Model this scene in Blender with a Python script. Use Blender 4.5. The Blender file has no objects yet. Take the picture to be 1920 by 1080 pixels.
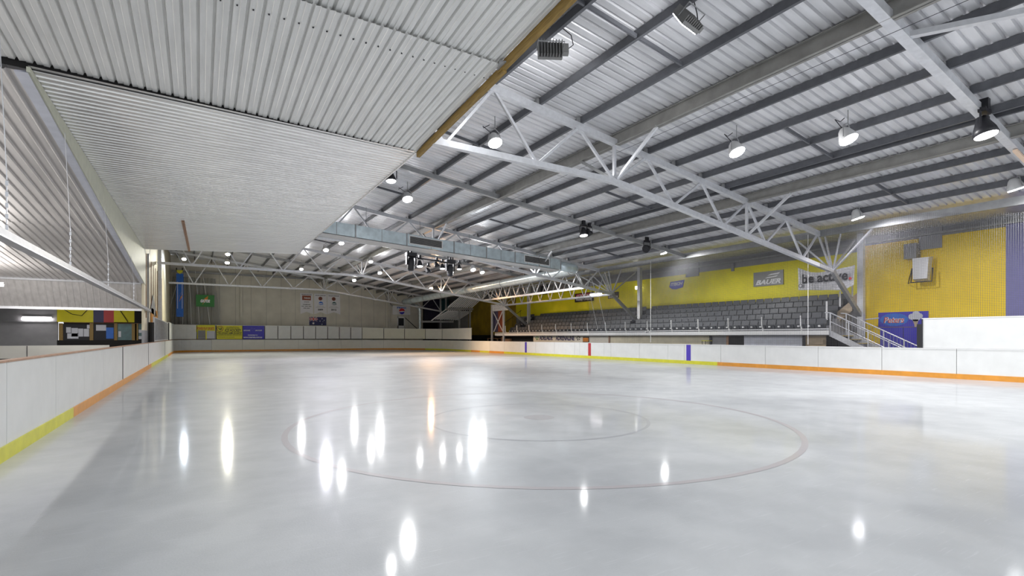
import bpy, bmesh, math, random
from mathutils import Vector, Matrix
random.seed(7)
C = bpy.context.scene.collection
SC = bpy.context.scene

# ---------------------------------------------------------------- camera
CAMZ, F, HOR, TH = 1.57, 941.5, 631.0, math.radians(31.9)
cd = bpy.data.cameras.new('camera'); cam = bpy.data.objects.new('camera', cd); C.objects.link(cam)
cd.sensor_width = 36; cd.lens = F/1920*36; cd.shift_y = (HOR-540)/1920; cd.clip_end = 300
cam.location = (0, 0, CAMZ); cam.rotation_euler = (math.pi/2, 0, -TH)
SC.camera = cam

# ---------------------------------------------------------------- world, exposure
w = bpy.data.worlds.new('world'); SC.world = w; w.use_nodes = True
bg = w.node_tree.nodes['Background']; bg.inputs[0].default_value = (0.92, 0.96, 1, 1); bg.inputs[1].default_value = 1.05
SC.view_settings.view_transform = 'Standard'; SC.view_settings.look = 'None'
SC.view_settings.gamma = 1; SC.view_settings.use_curve_mapping = False
SC.view_settings.exposure = 0.46
LAMP = 1.6      # overall lamp power

# ---------------------------------------------------------------- helpers
def tx(x): return math.tan(math.atan((x-960)/F)+TH)          # X/Y of a column of the photograph
ST, CT = math.sin(TH), math.cos(TH)
def at(x, y, X=None, Y=None):
    t = tx(x)
    if X is not None: Y = X/t
    else: X = t*Y
    return Vector((X, Y, CAMZ+(HOR-y)*(X*ST+Y*CT)/F))
def zroof(X): return 9.32-.1265*X                              # centre of the top chords
def atroof(x, y, drop):
    t = tx(x); k = ST*t+CT
    Y = (9.32-drop-CAMZ)/((HOR-y)*k/F+.1265*t)
    return Vector((t*Y, Y, zroof(t*Y)-drop))

def mat(name, col, rough=.6, metal=0., var=0., scale=4., bump=0., emit=None, es=0., spec=.5, stretch=None, alpha=1., coat=0.):
    m = bpy.data.materials.new(name); m.use_nodes = True
    nt = m.node_tree; b = nt.nodes['Principled BSDF']
    b.inputs['Base Color'].default_value = (*col, 1); b.inputs['Roughness'].default_value = rough
    b.inputs['Metallic'].default_value = metal; b.inputs['Specular IOR Level'].default_value = spec
    b.inputs['Coat Weight'].default_value = coat
    b.inputs['Alpha'].default_value = alpha
    if emit: b.inputs['Emission Color'].default_value = (*emit, 1); b.inputs['Emission Strength'].default_value = es
    if var or bump:
        tc = nt.nodes.new('ShaderNodeTexCoord'); mp = nt.nodes.new('ShaderNodeMapping')
        nz = nt.nodes.new('ShaderNodeTexNoise'); nz.inputs['Scale'].default_value = scale; nz.inputs['Detail'].default_value = 5
        nt.links.new(tc.outputs['Object'], mp.inputs[0]); nt.links.new(mp.outputs[0], nz.inputs['Vector'])
        if stretch: mp.inputs['Scale'].default_value = stretch
        if var:
            mx = nt.nodes.new('ShaderNodeMapRange'); mx.inputs[1].default_value = .3; mx.inputs[2].default_value = .7
            mx.inputs[3].default_value = 1-var; mx.inputs[4].default_value = 1+var*.5
            ml = nt.nodes.new('ShaderNodeVectorMath'); ml.operation = 'SCALE'; ml.inputs[0].default_value = col
            nt.links.new(nz.outputs[0], mx.inputs[0]); nt.links.new(mx.outputs[0], ml.inputs['Scale'])
            nt.links.new(ml.outputs[0], b.inputs['Base Color'])
        if bump:
            bp = nt.nodes.new('ShaderNodeBump'); bp.inputs['Strength'].default_value = bump
            nt.links.new(nz.outputs[0], bp.inputs['Height']); nt.links.new(bp.outputs[0], b.inputs['Normal'])
    return m

def fixn(bm): bmesh.ops.recalc_face_normals(bm, faces=bm.faces)
class MB:
    def __init__(s): s.v = []; s.f = []; s.m = []; s.k = 0
    def face(s, pts):
        n = len(s.v); s.v += [Vector(p) for p in pts]; s.f.append(tuple(range(n, n+len(pts)))); s.m.append(s.k); return s
    def hexa(s, p):   # 8 points: bottom ring, top ring
        n = len(s.v); s.v += [Vector(q) for q in p]
        for q in ((0,3,2,1),(4,5,6,7),(0,1,5,4),(1,2,6,5),(2,3,7,6),(3,0,4,7)):
            s.f.append(tuple(n+i for i in q)); s.m.append(s.k)
        return s
    def box(s, a, b):
        x0,y0,z0 = [min(a[i],b[i]) for i in range(3)]; x1,y1,z1 = [max(a[i],b[i]) for i in range(3)]
        return s.hexa([(x0,y0,z0),(x1,y0,z0),(x1,y1,z0),(x0,y1,z0),(x0,y0,z1),(x1,y0,z1),(x1,y1,z1),(x0,y1,z1)])
    def beam(s, a, b, wd, ht, up=(0,0,1)):
        a = Vector(a); b = Vector(b); d = (b-a).normalized(); up = Vector(up)
        if abs(d.dot(up)) > .98: up = Vector((0,1,0))
        r = d.cross(up).normalized()*wd/2; u = r.cross(d).normalized()*ht/2
        return s.hexa([a-r-u, a+r-u, b+r-u, b-r-u, a-r+u, a+r+u, b+r+u, b-r+u])
    def cbeam(s, a, b, wd, ht, t=.012):   # C section purlin: web and two flanges
        a = Vector(a); b = Vector(b); d = (b-a).normalized(); r = d.cross(Vector((0,0,1))).normalized(); u = r.cross(d).normalized()
        s.beam(a, b, t, ht); s.beam(a+r*wd/2+u*(ht/2-t/2), b+r*wd/2+u*(ht/2-t/2), wd, t)
        return s.beam(a+r*wd/2-u*(ht/2-t/2), b+r*wd/2-u*(ht/2-t/2), wd, t)
    def ibeam(s, a, b, wd, ht, t=.02):
        u = Vector((0,0,1))*(ht/2-t/2); a = Vector(a); b = Vector(b)
        return s.beam(a, b, t, ht).beam(a+u, b+u, wd, t).beam(a-u, b-u, wd, t)
    def tube(s, pts, r, n=8, cap=True):
        pts = [Vector(p) for p in pts]; n0 = len(s.v); rr = r if isinstance(r, (list, tuple)) else [r]*len(pts)
        prev = None
        for i, p in enumerate(pts):
            d = (pts[min(i+1, len(pts)-1)]-pts[max(i-1, 0)]).normalized()
            if prev is None:
                q = Vector((0,0,1)) if abs(d.z) < .9 else Vector((1,0,0)); e = d.cross(q).normalized()
            else: e = (prev-d*prev.dot(d)).normalized()
            prev = e; g = d.cross(e)
            for j in range(n):
                t = 2*math.pi*j/n; s.v.append(p+(e*math.cos(t)+g*math.sin(t))*rr[i])
        for i in range(len(pts)-1):
            for j in range(n):
                s.f.append((n0+i*n+j, n0+i*n+(j+1)%n, n0+(i+1)*n+(j+1)%n, n0+(i+1)*n+j)); s.m.append(s.k)
        if cap:
            s.f.append(tuple(n0+j for j in range(n))[::-1]); s.m.append(s.k)
            s.f.append(tuple(n0+(len(pts)-1)*n+j for j in range(n))); s.m.append(s.k)
        return s
    def disc(s, c, nrm, r, n=16):
        c = Vector(c); d = Vector(nrm).normalized(); q = Vector((0,0,1)) if abs(d.z) < .9 else Vector((1,0,0))
        e = d.cross(q).normalized(); g = d.cross(e)
        return s.face([c+(e*math.cos(2*math.pi*i/n)+g*math.sin(2*math.pi*i/n))*r for i in range(n)])
    def build(s, name, m, parent=None, base=None, smooth=False):
        me = bpy.data.meshes.new(name)
        if parent is not None: o0 = parent_loc(parent)
        elif base is not None: o0 = Vector(base)
        else:
            xs = [v.x for v in s.v]; ys = [v.y for v in s.v]; zs = [v.z for v in s.v]
            o0 = Vector(((min(xs)+max(xs))/2, (min(ys)+max(ys))/2, min(zs)))
        me.from_pydata([v-o0 for v in s.v], [], s.f)
        ms = m if isinstance(m, (list, tuple)) else [m]
        for q in ms: me.materials.append(q)
        if len(ms) > 1: me.polygons.foreach_set('material_index', s.m)
        if smooth: me.polygons.foreach_set('use_smooth', [True]*len(me.polygons))
        me.update()
        o = bpy.data.objects.new(name, me); C.objects.link(o)
        if parent is not None: o.parent = parent
        else: o.location = o0
        return o
def parent_loc(p):
    v = Vector((0,0,0))
    while p is not None: v += p.location; p = p.parent
    return v
def tag(o, label, cat, group=None, kind=None):
    o['label'] = label; o['category'] = cat
    if group: o['group'] = group
    if kind: o['kind'] = kind
    return o
def struct(o): o['kind'] = 'structure'; return o
def thing(name, label, cat, loc, group=None):
    o = bpy.data.objects.new(name, None); C.objects.link(o); o.location = loc; o.empty_display_size = .2
    return tag(o, label, cat, group)

# text as real thin mesh.  face: 'far' (faces -Y) or 'right' (faces -X)
ROT = {'far': Matrix.Rotation(math.pi/2, 4, 'X'),
       'right': Matrix.Rotation(-math.pi/2, 4, 'Z') @ Matrix.Rotation(math.pi/2, 4, 'X')}
def text(s, p, wd, ht, face, m, parent, name='lettering', shear=0., bold=0., ext=.004):
    cu = bpy.data.curves.new('t', 'FONT'); cu.body = s; cu.align_x = 'CENTER'; cu.align_y = 'CENTER'
    cu.size = 1; cu.extrude = .001; cu.shear = shear; cu.offset = bold; cu.resolution_u = 2
    o = bpy.data.objects.new('t', cu); C.objects.link(o)
    bpy.context.view_layer.update()
    dg = bpy.context.evaluated_depsgraph_get()
    me = bpy.data.meshes.new_from_object(o.evaluated_get(dg)); bpy.data.objects.remove(o)
    xs = [v.co.x for v in me.vertices]; ys = [v.co.y for v in me.vertices]
    cx, cy = (min(xs)+max(xs))/2, (min(ys)+max(ys))/2; sx = wd/(max(xs)-min(xs)); sy = ht/(max(ys)-min(ys))
    R = ROT[face]; o0 = parent_loc(parent)
    for v in me.vertices: v.co = R @ Vector(((v.co.x-cx)*sx, (v.co.y-cy)*sy, v.co.z*ext/.001))+Vector(p)-o0
    me.materials.clear(); me.materials.append(m)
    q = bpy.data.objects.new(name, me); C.objects.link(q); q.parent = parent
    return q
def frame(face):      # right, up, normal of a sign
    R = ROT[face].to_3x3(); return R @ Vector((1,0,0)), R @ Vector((0,1,0)), R @ Vector((0,0,1))
def plate(mb, c, wd, ht, face, t=.03):
    r, u, n = frame(face); c = Vector(c)
    a = [c+r*i*wd/2+u*j*ht/2 for i, j in ((-1,-1),(1,-1),(1,1),(-1,1))]
    return mb.hexa([p-n*t/2 for p in a]+[p+n*t/2 for p in a])
def poly(mb, c, pts, face, t=.006):     # flat figure with thickness, pts in sign coordinates
    r, u, n = frame(face); c = Vector(c); q = [c+r*a+u*b for a, b in pts]; k = len(q)
    mb.face([p+n*t for p in q]); mb.face([p for p in q][::-1])
    for i in range(k): mb.face([q[i], q[(i+1)%k], q[(i+1)%k]+n*t, q[i]+n*t])
    return mb
def star(r, n=7, inner=.45, cx=0, cy=0):
    return [(cx+math.sin(math.pi*i/n)*(r if i%2 == 0 else r*inner), cy+math.cos(math.pi*i/n)*(r if i%2 == 0 else r*inner)) for i in range(2*n)]
def circ(r, cx=0, cy=0, n=20, a0=0, a1=2*math.pi, sx=1.):
    return [(cx+math.cos(a0+(a1-a0)*i/n)*r*sx, cy+math.sin(a0+(a1-a0)*i/n)*r) for i in range(n+(0 if abs(a1-a0-2*math.pi) < .01 else 1))]

# ---------------------------------------------------------------- materials
M = {}
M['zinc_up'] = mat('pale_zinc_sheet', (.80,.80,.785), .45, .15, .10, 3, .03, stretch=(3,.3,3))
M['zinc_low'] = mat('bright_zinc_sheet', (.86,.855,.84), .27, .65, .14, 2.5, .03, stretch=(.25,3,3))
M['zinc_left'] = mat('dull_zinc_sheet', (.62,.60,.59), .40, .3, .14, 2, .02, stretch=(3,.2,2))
M['zinc_roof'] = mat('roof_zinc_sheet', (.74,.74,.76), .36, .35, .20, 1.2, .04, stretch=(.4,3,1))
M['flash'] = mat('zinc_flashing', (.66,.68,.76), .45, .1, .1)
M['cream'] = mat('cream_fascia_board', (.62,.63,.52), .6, 0, .08)
M['steel'] = mat('silver_painted_steel', (.66,.67,.70), .38, .35, .10, 8)
M['steel_d'] = mat('grey_painted_steel', (.13,.135,.15), .45, .3, .14, 5)
M['steel_m'] = mat('mid_grey_steel', (.34,.345,.35), .45, .3, .14, 5)
M['rusty'] = mat('pale_rusty_steel', (.29,.285,.27), .5, .2, .18, 3)
M['wood'] = mat('yellow_brown_timber', (.30,.19,.045), .6, 0, .35, 5, .1, stretch=(8,.6,8))
M['duct'] = mat('galvanised_duct', (.66,.76,.80), .3, .5, .2, 3)
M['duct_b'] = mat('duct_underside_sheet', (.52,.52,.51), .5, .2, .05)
M['black'] = mat('black_fixture', (.012,.012,.016), .45)
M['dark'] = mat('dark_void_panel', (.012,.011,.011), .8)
M['gap'] = mat('panel_gap_black', (.02,.02,.025), .7)
M['lampgrey'] = mat('cast_grey_lamp_body', (.24,.24,.235), .5, .3)
M['lampwhite'] = mat('pale_lamp_bell', (.62,.62,.62), .4, .2)
M['board'] = mat('white_rink_board', (.69,.70,.69), .35, 0, .05, 2.5)
M['board2'] = mat('cream_rink_board', (.72,.71,.60), .35, 0, .06, 1.5)
M['board3'] = mat('warm_white_rink_board', (.75,.74,.68), .35, 0, .05, 1.5)
M['cap'] = mat('brown_board_cap', (.35,.20,.12), .6, 0, .2)
M['kick_y'] = mat('yellow_kick_plate', (.62,.60,.03), .4, 0, .12)
M['kick_o'] = mat('orange_kick_plate', (.66,.28,.035), .4, 0, .12)
M['red'] = mat('red_line_paint', (.42,.02,.03), .4)
M['blue'] = mat('blue_line_paint', (.06,.03,.42), .4)
M['yellow'] = mat('yellow_painted_wall', (.88,.78,.004), .55, 0, .08, 1.2)
M['yellow2'] = mat('golden_yellow_painted_wall', (.95,.66,.004), .55, 0, .08, 1.2)
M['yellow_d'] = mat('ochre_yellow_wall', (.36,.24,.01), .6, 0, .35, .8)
M['purple'] = mat('violet_blue_wall', (.20,.19,.42), .55, 0, .08)
M['greywall'] = mat('grey_wall', (.30,.30,.31), .6, 0, .12, 2)
M['beige'] = mat('beige_grey_wall_panel', (.66,.63,.55), .6, 0, .12, .8)
M['beige2'] = mat('cream_beige_cladding', (.66,.60,.44), .6, 0, .12, 2)
M['conc'] = mat('concrete_floor', (.20,.20,.20), .7, 0, .15, 1)
M['deck'] = mat('stand_concrete', (.30,.30,.31), .7, 0, .15, 2)
M['seat'] = mat('dark_grey_seat_plastic', (.085,.09,.10), .45)
M['white'] = mat('white_paint', (.80,.80,.80), .45)
M['net'] = mat('pale_net_cord', (.15,.15,.16), .8)
M['curtain'] = mat('fine_grey_netting_curtain', (.34,.34,.32), .8, alpha=.62)
M['navy'] = mat('navy_print', (.012,.012,.10), .5)
M['bluep'] = mat('blue_print', (.05,.04,.48), .45)
M['bluebanner'] = mat('blue_banner_cloth', (.03,.16,.62), .6, 0, .1)
M['green'] = mat('green_sign_face', (.03,.22,.04), .45)
M['orange'] = mat('orange_print', (.75,.25,.02), .5)
M['redp'] = mat('red_print', (.60,.03,.03), .5)
M['brownp'] = mat('brown_red_print', (.30,.07,.03), .5)
M['adyel'] = mat('yellow_ad_print', (.74,.70,.02), .45)
M['ink'] = mat('black_ink', (.015,.015,.02), .5)
M['cloth'] = mat('white_banner_cloth', (.78,.77,.80), .6)
M['signwhite'] = mat('white_sign_face', (.80,.80,.82), .4)
M['teal'] = mat('teal_dark_panel', (.03,.12,.13), .4, 0, .3)
M['violetd'] = mat('dark_violet_panel', (.07,.06,.12), .4, 0, .3)
M['ply'] = mat('bare_plywood', (.52,.41,.28), .6, 0, .15, 3)
M['paper'] = mat('notice_paper', (.62,.64,.70), .6)
M['tread'] = mat('yellow_step_edge', (.60,.45,.12), .6)
M['lens'] = mat('lit_lens_white', (1,1,1), .5, emit=(.95,.96,1), es=25)
M['lens_s'] = mat('lit_lens_soft', (1,1,1), .5, emit=(1,1,1), es=7)
M['lens_w'] = mat('lit_lens_warm', (1,.8,.5), .5, emit=(1,.62,.30), es=55)
M['lens_y'] = mat('lit_lens_yellowish', (1,.95,.7), .5, emit=(1,.93,.68), es=55)
M['tube'] = mat('lit_fluorescent_tube', (1,1,1), .5, emit=(1,.93,.95), es=9)

# ice
m = bpy.data.materials.new('rink_ice'); m.use_nodes = True; nt = m.node_tree; b = nt.nodes['Principled BSDF']; M['ice'] = m
L_ = nt.links.new; tc = nt.nodes.new('ShaderNodeTexCoord')
def node(t, **k):
    n = nt.nodes.new(t)
    for a, v in k.items(): setattr(n, a, v)
    return n
def noise(scale, detail=4, rot=0, st=(1,1,1)):
    mp = node('ShaderNodeMapping'); mp.inputs['Scale'].default_value = st; mp.inputs['Rotation'].default_value = (0,0,rot)
    n = node('ShaderNodeTexNoise'); n.inputs['Scale'].default_value = scale; n.inputs['Detail'].default_value = detail
    L_(tc.outputs['Object'], mp.inputs[0]); L_(mp.outputs[0], n.inputs['Vector']); return n
def ramp(src, p0, c0, p1, c1):
    r = node('ShaderNodeValToRGB'); e = r.color_ramp.elements
    e[0].position = p0; e[0].color = c0; e[1].position = p1; e[1].color = c1; L_(src, r.inputs[0]); return r
big = noise(.35, 5)
r1 = ramp(big.outputs[0], .35, (.40,.415,.435,1), .65, (.50,.515,.53,1))
sc1 = noise(3, 8, .6, (1,14,1)); r2 = ramp(sc1.outputs[0], .60, (1,1,1,1), .74, (1.12,1.12,1.12,1))
mx = node('ShaderNodeMix', data_type='RGBA', blend_type='MULTIPLY'); mx.inputs[0].default_value = 1
L_(r1.outputs[0], mx.inputs[6]); L_(r2.outputs[0], mx.inputs[7])
mot = noise(1.7, 7); r3 = ramp(mot.outputs[0], .38, (.93,.93,.935,1), .60, (1.03,1.03,1.03,1))
mx2 = node('ShaderNodeMix', data_type='RGBA', blend_type='MULTIPLY'); mx2.inputs[0].default_value = 1
L_(mx.outputs[2], mx2.inputs[6]); L_(r3.outputs[0], mx2.inputs[7]); L_(mx2.outputs[2], b.inputs['Base Color'])
fine = noise(60, 4); fs = noise(5, 6, -.9, (1,22,1)); 
rr = ramp(big.outputs[0], .3, (.42,.42,.42,1), .7, (.52,.52,.52,1)); L_(rr.outputs[0], b.inputs['Roughness'])
bp = node('ShaderNodeBump'); bp.inputs['Strength'].default_value = .10; bp.inputs['Distance'].default_value = .02
ad = node('ShaderNodeMath', operation='ADD'); L_(fine.outputs[0], ad.inputs[0]); L_(fs.outputs[0], ad.inputs[1])
L_(ad.outputs[0], bp.inputs['Height']); L_(bp.outputs[0], b.inputs['Normal'])
b.inputs['Coat Weight'].default_value = .42; b.inputs['Coat Roughness'].default_value = .085; b.inputs['Specular IOR Level'].default_value = .3; b.inputs['IOR'].default_value = 1.31

# ---------------------------------------------------------------- floor, ice, markings
LX, RX, FARY, NEARY = -2.1, 23.8, 60.0, -1.5
struct(MB().box((-22,-6,-.12), (32,70,-.02)).build('floor', M['conc']))
RL, RR = 2.0, 8.5     # far corner radii
def path():
    p = []
    y = NEARY
    while y < FARY-RL: p.append((LX, y)); y += .5
    for i in range(13):
        a = math.pi-math.pi/2*i/12; p.append((LX+RL+RL*math.cos(a), FARY-RL+RL*math.sin(a)))
    x = LX+RL+.5
    while x < RX-RR: p.append((x, FARY)); x += .5
    for i in range(19):
        a = math.pi/2-math.pi/2*i/18; p.append((RX-RR+RR*math.cos(a), FARY-RR+RR*math.sin(a)))
    y = FARY-RR-.5
    while y > NEARY: p.append((RX, y)); y -= .5
    p.append((RX, NEARY)); return p
PA = [Vector((x, y, 0)) for x, y in path()]
SL = [0]
for i in range(1, len(PA)): SL.append(SL[-1]+(PA[i]-PA[i-1]).length)
def ps(s):
    s = max(0, min(SL[-1]-1e-6, s))
    for i in range(1, len(SL)):
        if SL[i] >= s: break
    t = (s-SL[i-1])/(SL[i]-SL[i-1]); p = PA[i-1].lerp(PA[i], t); d = (PA[i]-PA[i-1]).normalized()
    return p, Vector((-d.y, d.x, 0))       # point, outward normal (left of travel)
def imx(p):
    z = p.x*ST+p.y*CT; return 960+F*(p.x*CT-p.y*ST)/z if z > .3 else (-9e9 if p.x < 5 else 9e9)
def s_of(x):
    lo = SL[-1]
    for i in range(0, int(SL[-1]*10)):
        if imx(ps(i*.1)[0]) >= x: return i*.1
    return SL[-1]
mb = MB(); mb.face([(p.x, p.y, 0) for p in PA][::-1]); ice = mb.build('floor', M['ice'], base=(0,0,0)); struct(ice)
def ring(cx, cy, r, wd, z=.002, n=72):
    q = MB()
    for i in range(n):
        a, c = 2*math.pi*i/n, 2*math.pi*(i+1)/n
        q.face([(cx+math.cos(a)*(r-wd/2), cy+math.sin(a)*(r-wd/2), z), (cx+math.cos(a)*(r+wd/2), cy+math.sin(a)*(r+wd/2), z),
                (cx+math.cos(c)*(r+wd/2), cy+math.sin(c)*(r+wd/2), z), (cx+math.cos(c)*(r-wd/2), cy+math.sin(c)*(r-wd/2), z)])
    return q
def icemat(name, col):
    k = M['ice'].copy(); k.name = name; t = k.node_tree; bb = t.nodes['Principled BSDF']
    l = bb.inputs['Base Color'].links[0]; t.links.remove(l)
    bb.inputs['Base Color'].default_value = (*col, 1); return k
M['faint_red'] = icemat('frosted_red_marking', (.41,.385,.40)); M['faint_dark'] = icemat('frosted_grey_marking', (.385,.395,.42))
M['faint_spot'] = icemat('frosted_spot_marking', (.405,.40,.415))
CX, CY = 5.5, 7.9
o = tag(ring(CX, CY, 4.42, .09).build('faceoff_circle', M['faint_red']), 'large faded red circle painted under the near ice', 'ice marking')
o = tag(ring(CX, CY, 2.05, .06).build('faceoff_circle', M['faint_dark']), 'small thin grey circle inside the large faded red one', 'ice marking')
q = MB(); q.face([(CX+.1+math.cos(i*.262)*.30, CY+.1+math.sin(i*.262)*.30, .002) for i in range(24)])
tag(q.build('faceoff_spot', M['faint_spot']), 'faded dark spot at the centre of the painted circles', 'ice marking')
q = MB().face([(LX,20.55,.002),(RX,20.55,.002),(RX,20.72,.002),(LX,20.72,.002)])
tag(q.build('ice_line', M['faint_dark']), 'thin grey line painted right across the ice', 'ice marking')

# ---------------------------------------------------------------- rink boards
def bh(s):   # board height along the rink
    p = ps(s)[0]
    return 1.24-.14*max(0, min(1, (p.x-LX)/(RX-LX)*1.1-.1)) if p.y > 50 or p.x > 5 else 1.24
def strip(s0, s1, z0, z1, off0, off1, n=None):
    q = MB(); n = n or max(1, int(abs(s1-s0)/.4)); L = []
    for i in range(n+1):
        p, nn = ps(s0+(s1-s0)*i/n); 
        zz1 = z1(s0+(s1-s0)*i/n) if callable(z1) else z1; zz0 = z0(s0+(s1-s0)*i/n) if callable(z0) else z0
        a = p+nn*off0; c = p+nn*off1
        L.append([(a.x,a.y,zz0),(c.x,c.y,zz0),(c.x,c.y,zz1),(a.x,a.y,zz1)])
    for i in range(n):
        for j in range(4):
            q.face([L[i][j], L[i][(j+1)%4], L[i+1][(j+1)%4], L[i+1][j]])
    q.face(L[0][::-1]); q.face(L[-1]); return q
sx = {k: s_of(k) for k in (134, 229, 278, 283, 309, 797, 883, 900, 917, 945, 985, 1105, 1290, 1343, 1640)}
kick = [(0, sx[134], 'kick_y'), (sx[134], sx[283], 'kick_o'), (sx[283], sx[309]+4, 'kick_y'), (sx[309]+4, sx[797], 'kick_o'),
        (sx[797], sx[883], 'kick_y'), (sx[883], sx[900], 'kick_o'), (sx[900], sx[917], 'kick_y'), (sx[917], sx[945], 'kick_o'),
        (sx[945], sx[1343], 'kick_y'), (sx[1343], SL[-1], 'kick_o')]
# joints seen in the photo, filled up with 2.6 m panels
cuts = [0]
marks = sorted([sx[134]+1.2, sx[229], sx[278], sx[309]]+[s_of(x) for x in (340,396,454,495,558.5,595.5,638.5,678.5,718.5,757.5,797,828.5,883.5,917.5,945,1004,1076,1087,1131,1144,1250,1282,1350,1432,1532,1649,1793)])
for k in marks:
    while k-cuts[-1] > 4.2: cuts.append(cuts[-1]+2.6)
    if k-cuts[-1] > .25: cuts.append(k)
while SL[-1]-cuts[-1] > 2.6: cuts.append(cuts[-1]+2.6)
cuts.append(SL[-1])
def sideof(a, c):
    p, nn = ps((a+c)/2)
    if p.y > 50 and p.x > 1 or (p.x > 20 and p.y > 42): return 'far'
    return 'left' if p.x < 5 else 'right'
ORD = 'first second third fourth fifth sixth seventh eighth ninth tenth eleventh twelfth thirteenth fourteenth fifteenth sixteenth seventeenth eighteenth nineteenth twentieth'.split()
blabel = {}; seg = list(zip(cuts[:-1], cuts[1:])); lf = [k for k in seg if sideof(*k) == 'left']; fa = [k for k in seg if sideof(*k) == 'far']; ri = [k for k in seg if sideof(*k) == 'right']
jl = [i for i, k in enumerate(lf) if k[0]-.01 <= sx[229] < k[1]-.01][0]; rc = [i for i, k in enumerate(ri) if k[0] <= sx[1105] < k[1]][0]
for i, k in enumerate(lf):
    blabel[k] = ('white brown-capped left rink board starting at the nearest black joint' if i == jl else
      'white brown-capped left rink board, %s %s the nearest black joint' % (ORD[abs(i-jl)-1], 'before' if i < jl else 'beyond'))
for i, k in enumerate(fa): blabel[k] = 'warm white rink board along the far end, %s from the left corner' % ORD[i]
for i, k in enumerate(ri):
    blabel[k] = ('white right-side rink board bearing the red centre line' if i == rc else
      'white scuffed right-side rink board, %s from the red line towards the %s' % (ORD[abs(i-rc)-1], 'far end' if i < rc else 'camera'))
for a, c in seg:
    p, nn = ps((a+c)/2)
    if p.y > 50 and p.x > 1 or (p.x > 20 and p.y > 42): side, mm = 'far', M['board3']
    elif p.x < 5: side, mm = 'left', M['board']
    else: side, mm = 'right', M['board']
    lab = {'far': 'warm white rink board panel along the far end of the ice', 'left': 'white rink board panel with brown cap along the left side',
           'right': 'white scuffed rink board panel along the right side below the stand'}[side]
    lab = blabel[(a, c)]
    t = thing('rink_board', lab, 'rink board', (p.x, p.y, 0), 'boards on the %s side' % side)
    strip(a+.008, c-.008, .0, bh, .0, .05).build('panel', mm, t)
    strip(a+.004, c-.004, bh, lambda s: bh(s)+.025, -.015, .11).build('cap', M['cap'] if side == 'left' else M['white'], t)
    strip(a, c, 0, lambda s: bh(s)-.01, .052, .07).build('backing', M['gap'], t)
    for k0, k1, km in kick:
        if min(c, k1)-max(a, k0) > .02:
            strip(max(a, k0), min(c, k1), 0, .19 if side != 'far' else .17, -.022, -.001).build('kick_plate', M[km], t)['label'] = 'yellow kick plate' if km == 'kick_y' else 'orange kick plate'
    for x, wd, km, lb in ((985,.30,'blue','blue line marking'), (1105,.30,'red','red centre line marking'), (1290,.30,'blue','blue line marking')):
        if a <= sx[x] < c:
            o = strip(max(a,sx[x]-wd/2), min(c,sx[x]+wd/2), .19, lambda s: bh(s)+.002, -.006, -.001, 1).build('line_marking', M[km], t); o['label'] = lb
    for x, wd in ((229,.16), (278,.14), (309,.22)):
        if a-.01 <= sx[x] < c-.01:
            strip(sx[x], sx[x]+wd, .19, lambda s: bh(s)-.0, -.005, -.001, 1).build('joint_strip', M['gap'], t)['label'] = 'black joint strip'

# upper panels
def upper(x0, x1, z0, z1, mm, label, name='upper_board', grp=None):
    a = s_of(x0) if x0 < 1000 else x0-10000; c = s_of(x1) if x1 < 1000 else x1-10000
    if a > c: a, c = c, a
    p, nn = ps((a+c)/2); t = thing(name, label, 'board panel', (p.x, p.y, z0), grp)
    strip(a+.03, c-.03, z0, z1, .02, .06).build('panel', mm, t)
    strip(a, c, z0-.03, z0, .01, .09).build('bottom_rail', M['gap'], t)
    strip(a, c, z1, (lambda s: z1(s)+.03) if callable(z1) else z1+.03, .01, .08).build('top_rail', M['white'], t)
    strip(a, a+.04, z0, z1, .0, .08, 1).build('side_stile', M['gap'], t)['label'] = 'dark edge strip'
    return t
def zt(s):
    p = ps(s)[0]; return 2.72 if p.x < 12 else 2.72-.30*(p.x-12)/12
Z0 = 1.31
upper(317.5, 367, Z0, zt, M['board'], 'wide plain white upper panel at the left end of the far boards')
adp = upper(367, 404, Z0, zt, M['greywall'], 'far upper panel with yellow top strip, red lettering and two grey windows')
ady = upper(404, 454, Z0, zt, M['adyel'], 'yellow ice hockey advertising panel with black lettering on the far boards')
adb = upper(454.5, 494.5, Z0, zt, M['bluep'], 'blue advertising panel with white lettering on the far boards')
js = [495,520,544.5,568,591,613.5,635.5,656.7,678.5]
for a, c in zip(js[:-1], js[1:]): upper(a, c, Z0, zt, M['board'], 'narrow white upper panel with dark edge, middle of the far boards', grp='narrow upper panels')
labs = ['cream upper panel right of the narrow white ones, flecked with white', 'second cream upper panel from the narrow white ones', 'yellowest cream upper panel below the cola sign',
        'grey cream upper panel just right of the yellowest one', 'curved upper panel ending the far boards beside the dark doorway']
js = [678.5,718.5,757.5,797,828.5,883.5]
for i, (a, c) in enumerate(zip(js[:-1], js[1:])): upper(a, c, Z0-.03*i/3, zt, M['board2'] if i in (0,1,2) else M['board3'], labs[i])
def ry(y): # path parameter on the right side for a given Y
    return SL[-1]-(y-NEARY)
upper(10000+ry(8.15), 10000+ry(5.15), 1.13, 2.25, M['board'], 'tall white upper panel with dark post, end of the right side')
upper(10000+ry(5.15), 10000+ry(1.7), 1.13, 2.25, M['board'], 'white upper panel at the right edge, nearest the camera')
upper(10000+ry(1.7), 10000+ry(-1.4), 1.13, 2.25, M['board'], 'white upper panel beyond the right edge')
tag(MB().box((RX+.0,8.15,1.13),(RX+.1,8.30,2.05)).build('panel_post', M['black']), 'black post closing the end of the tall right upper panels', 'post')

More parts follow.
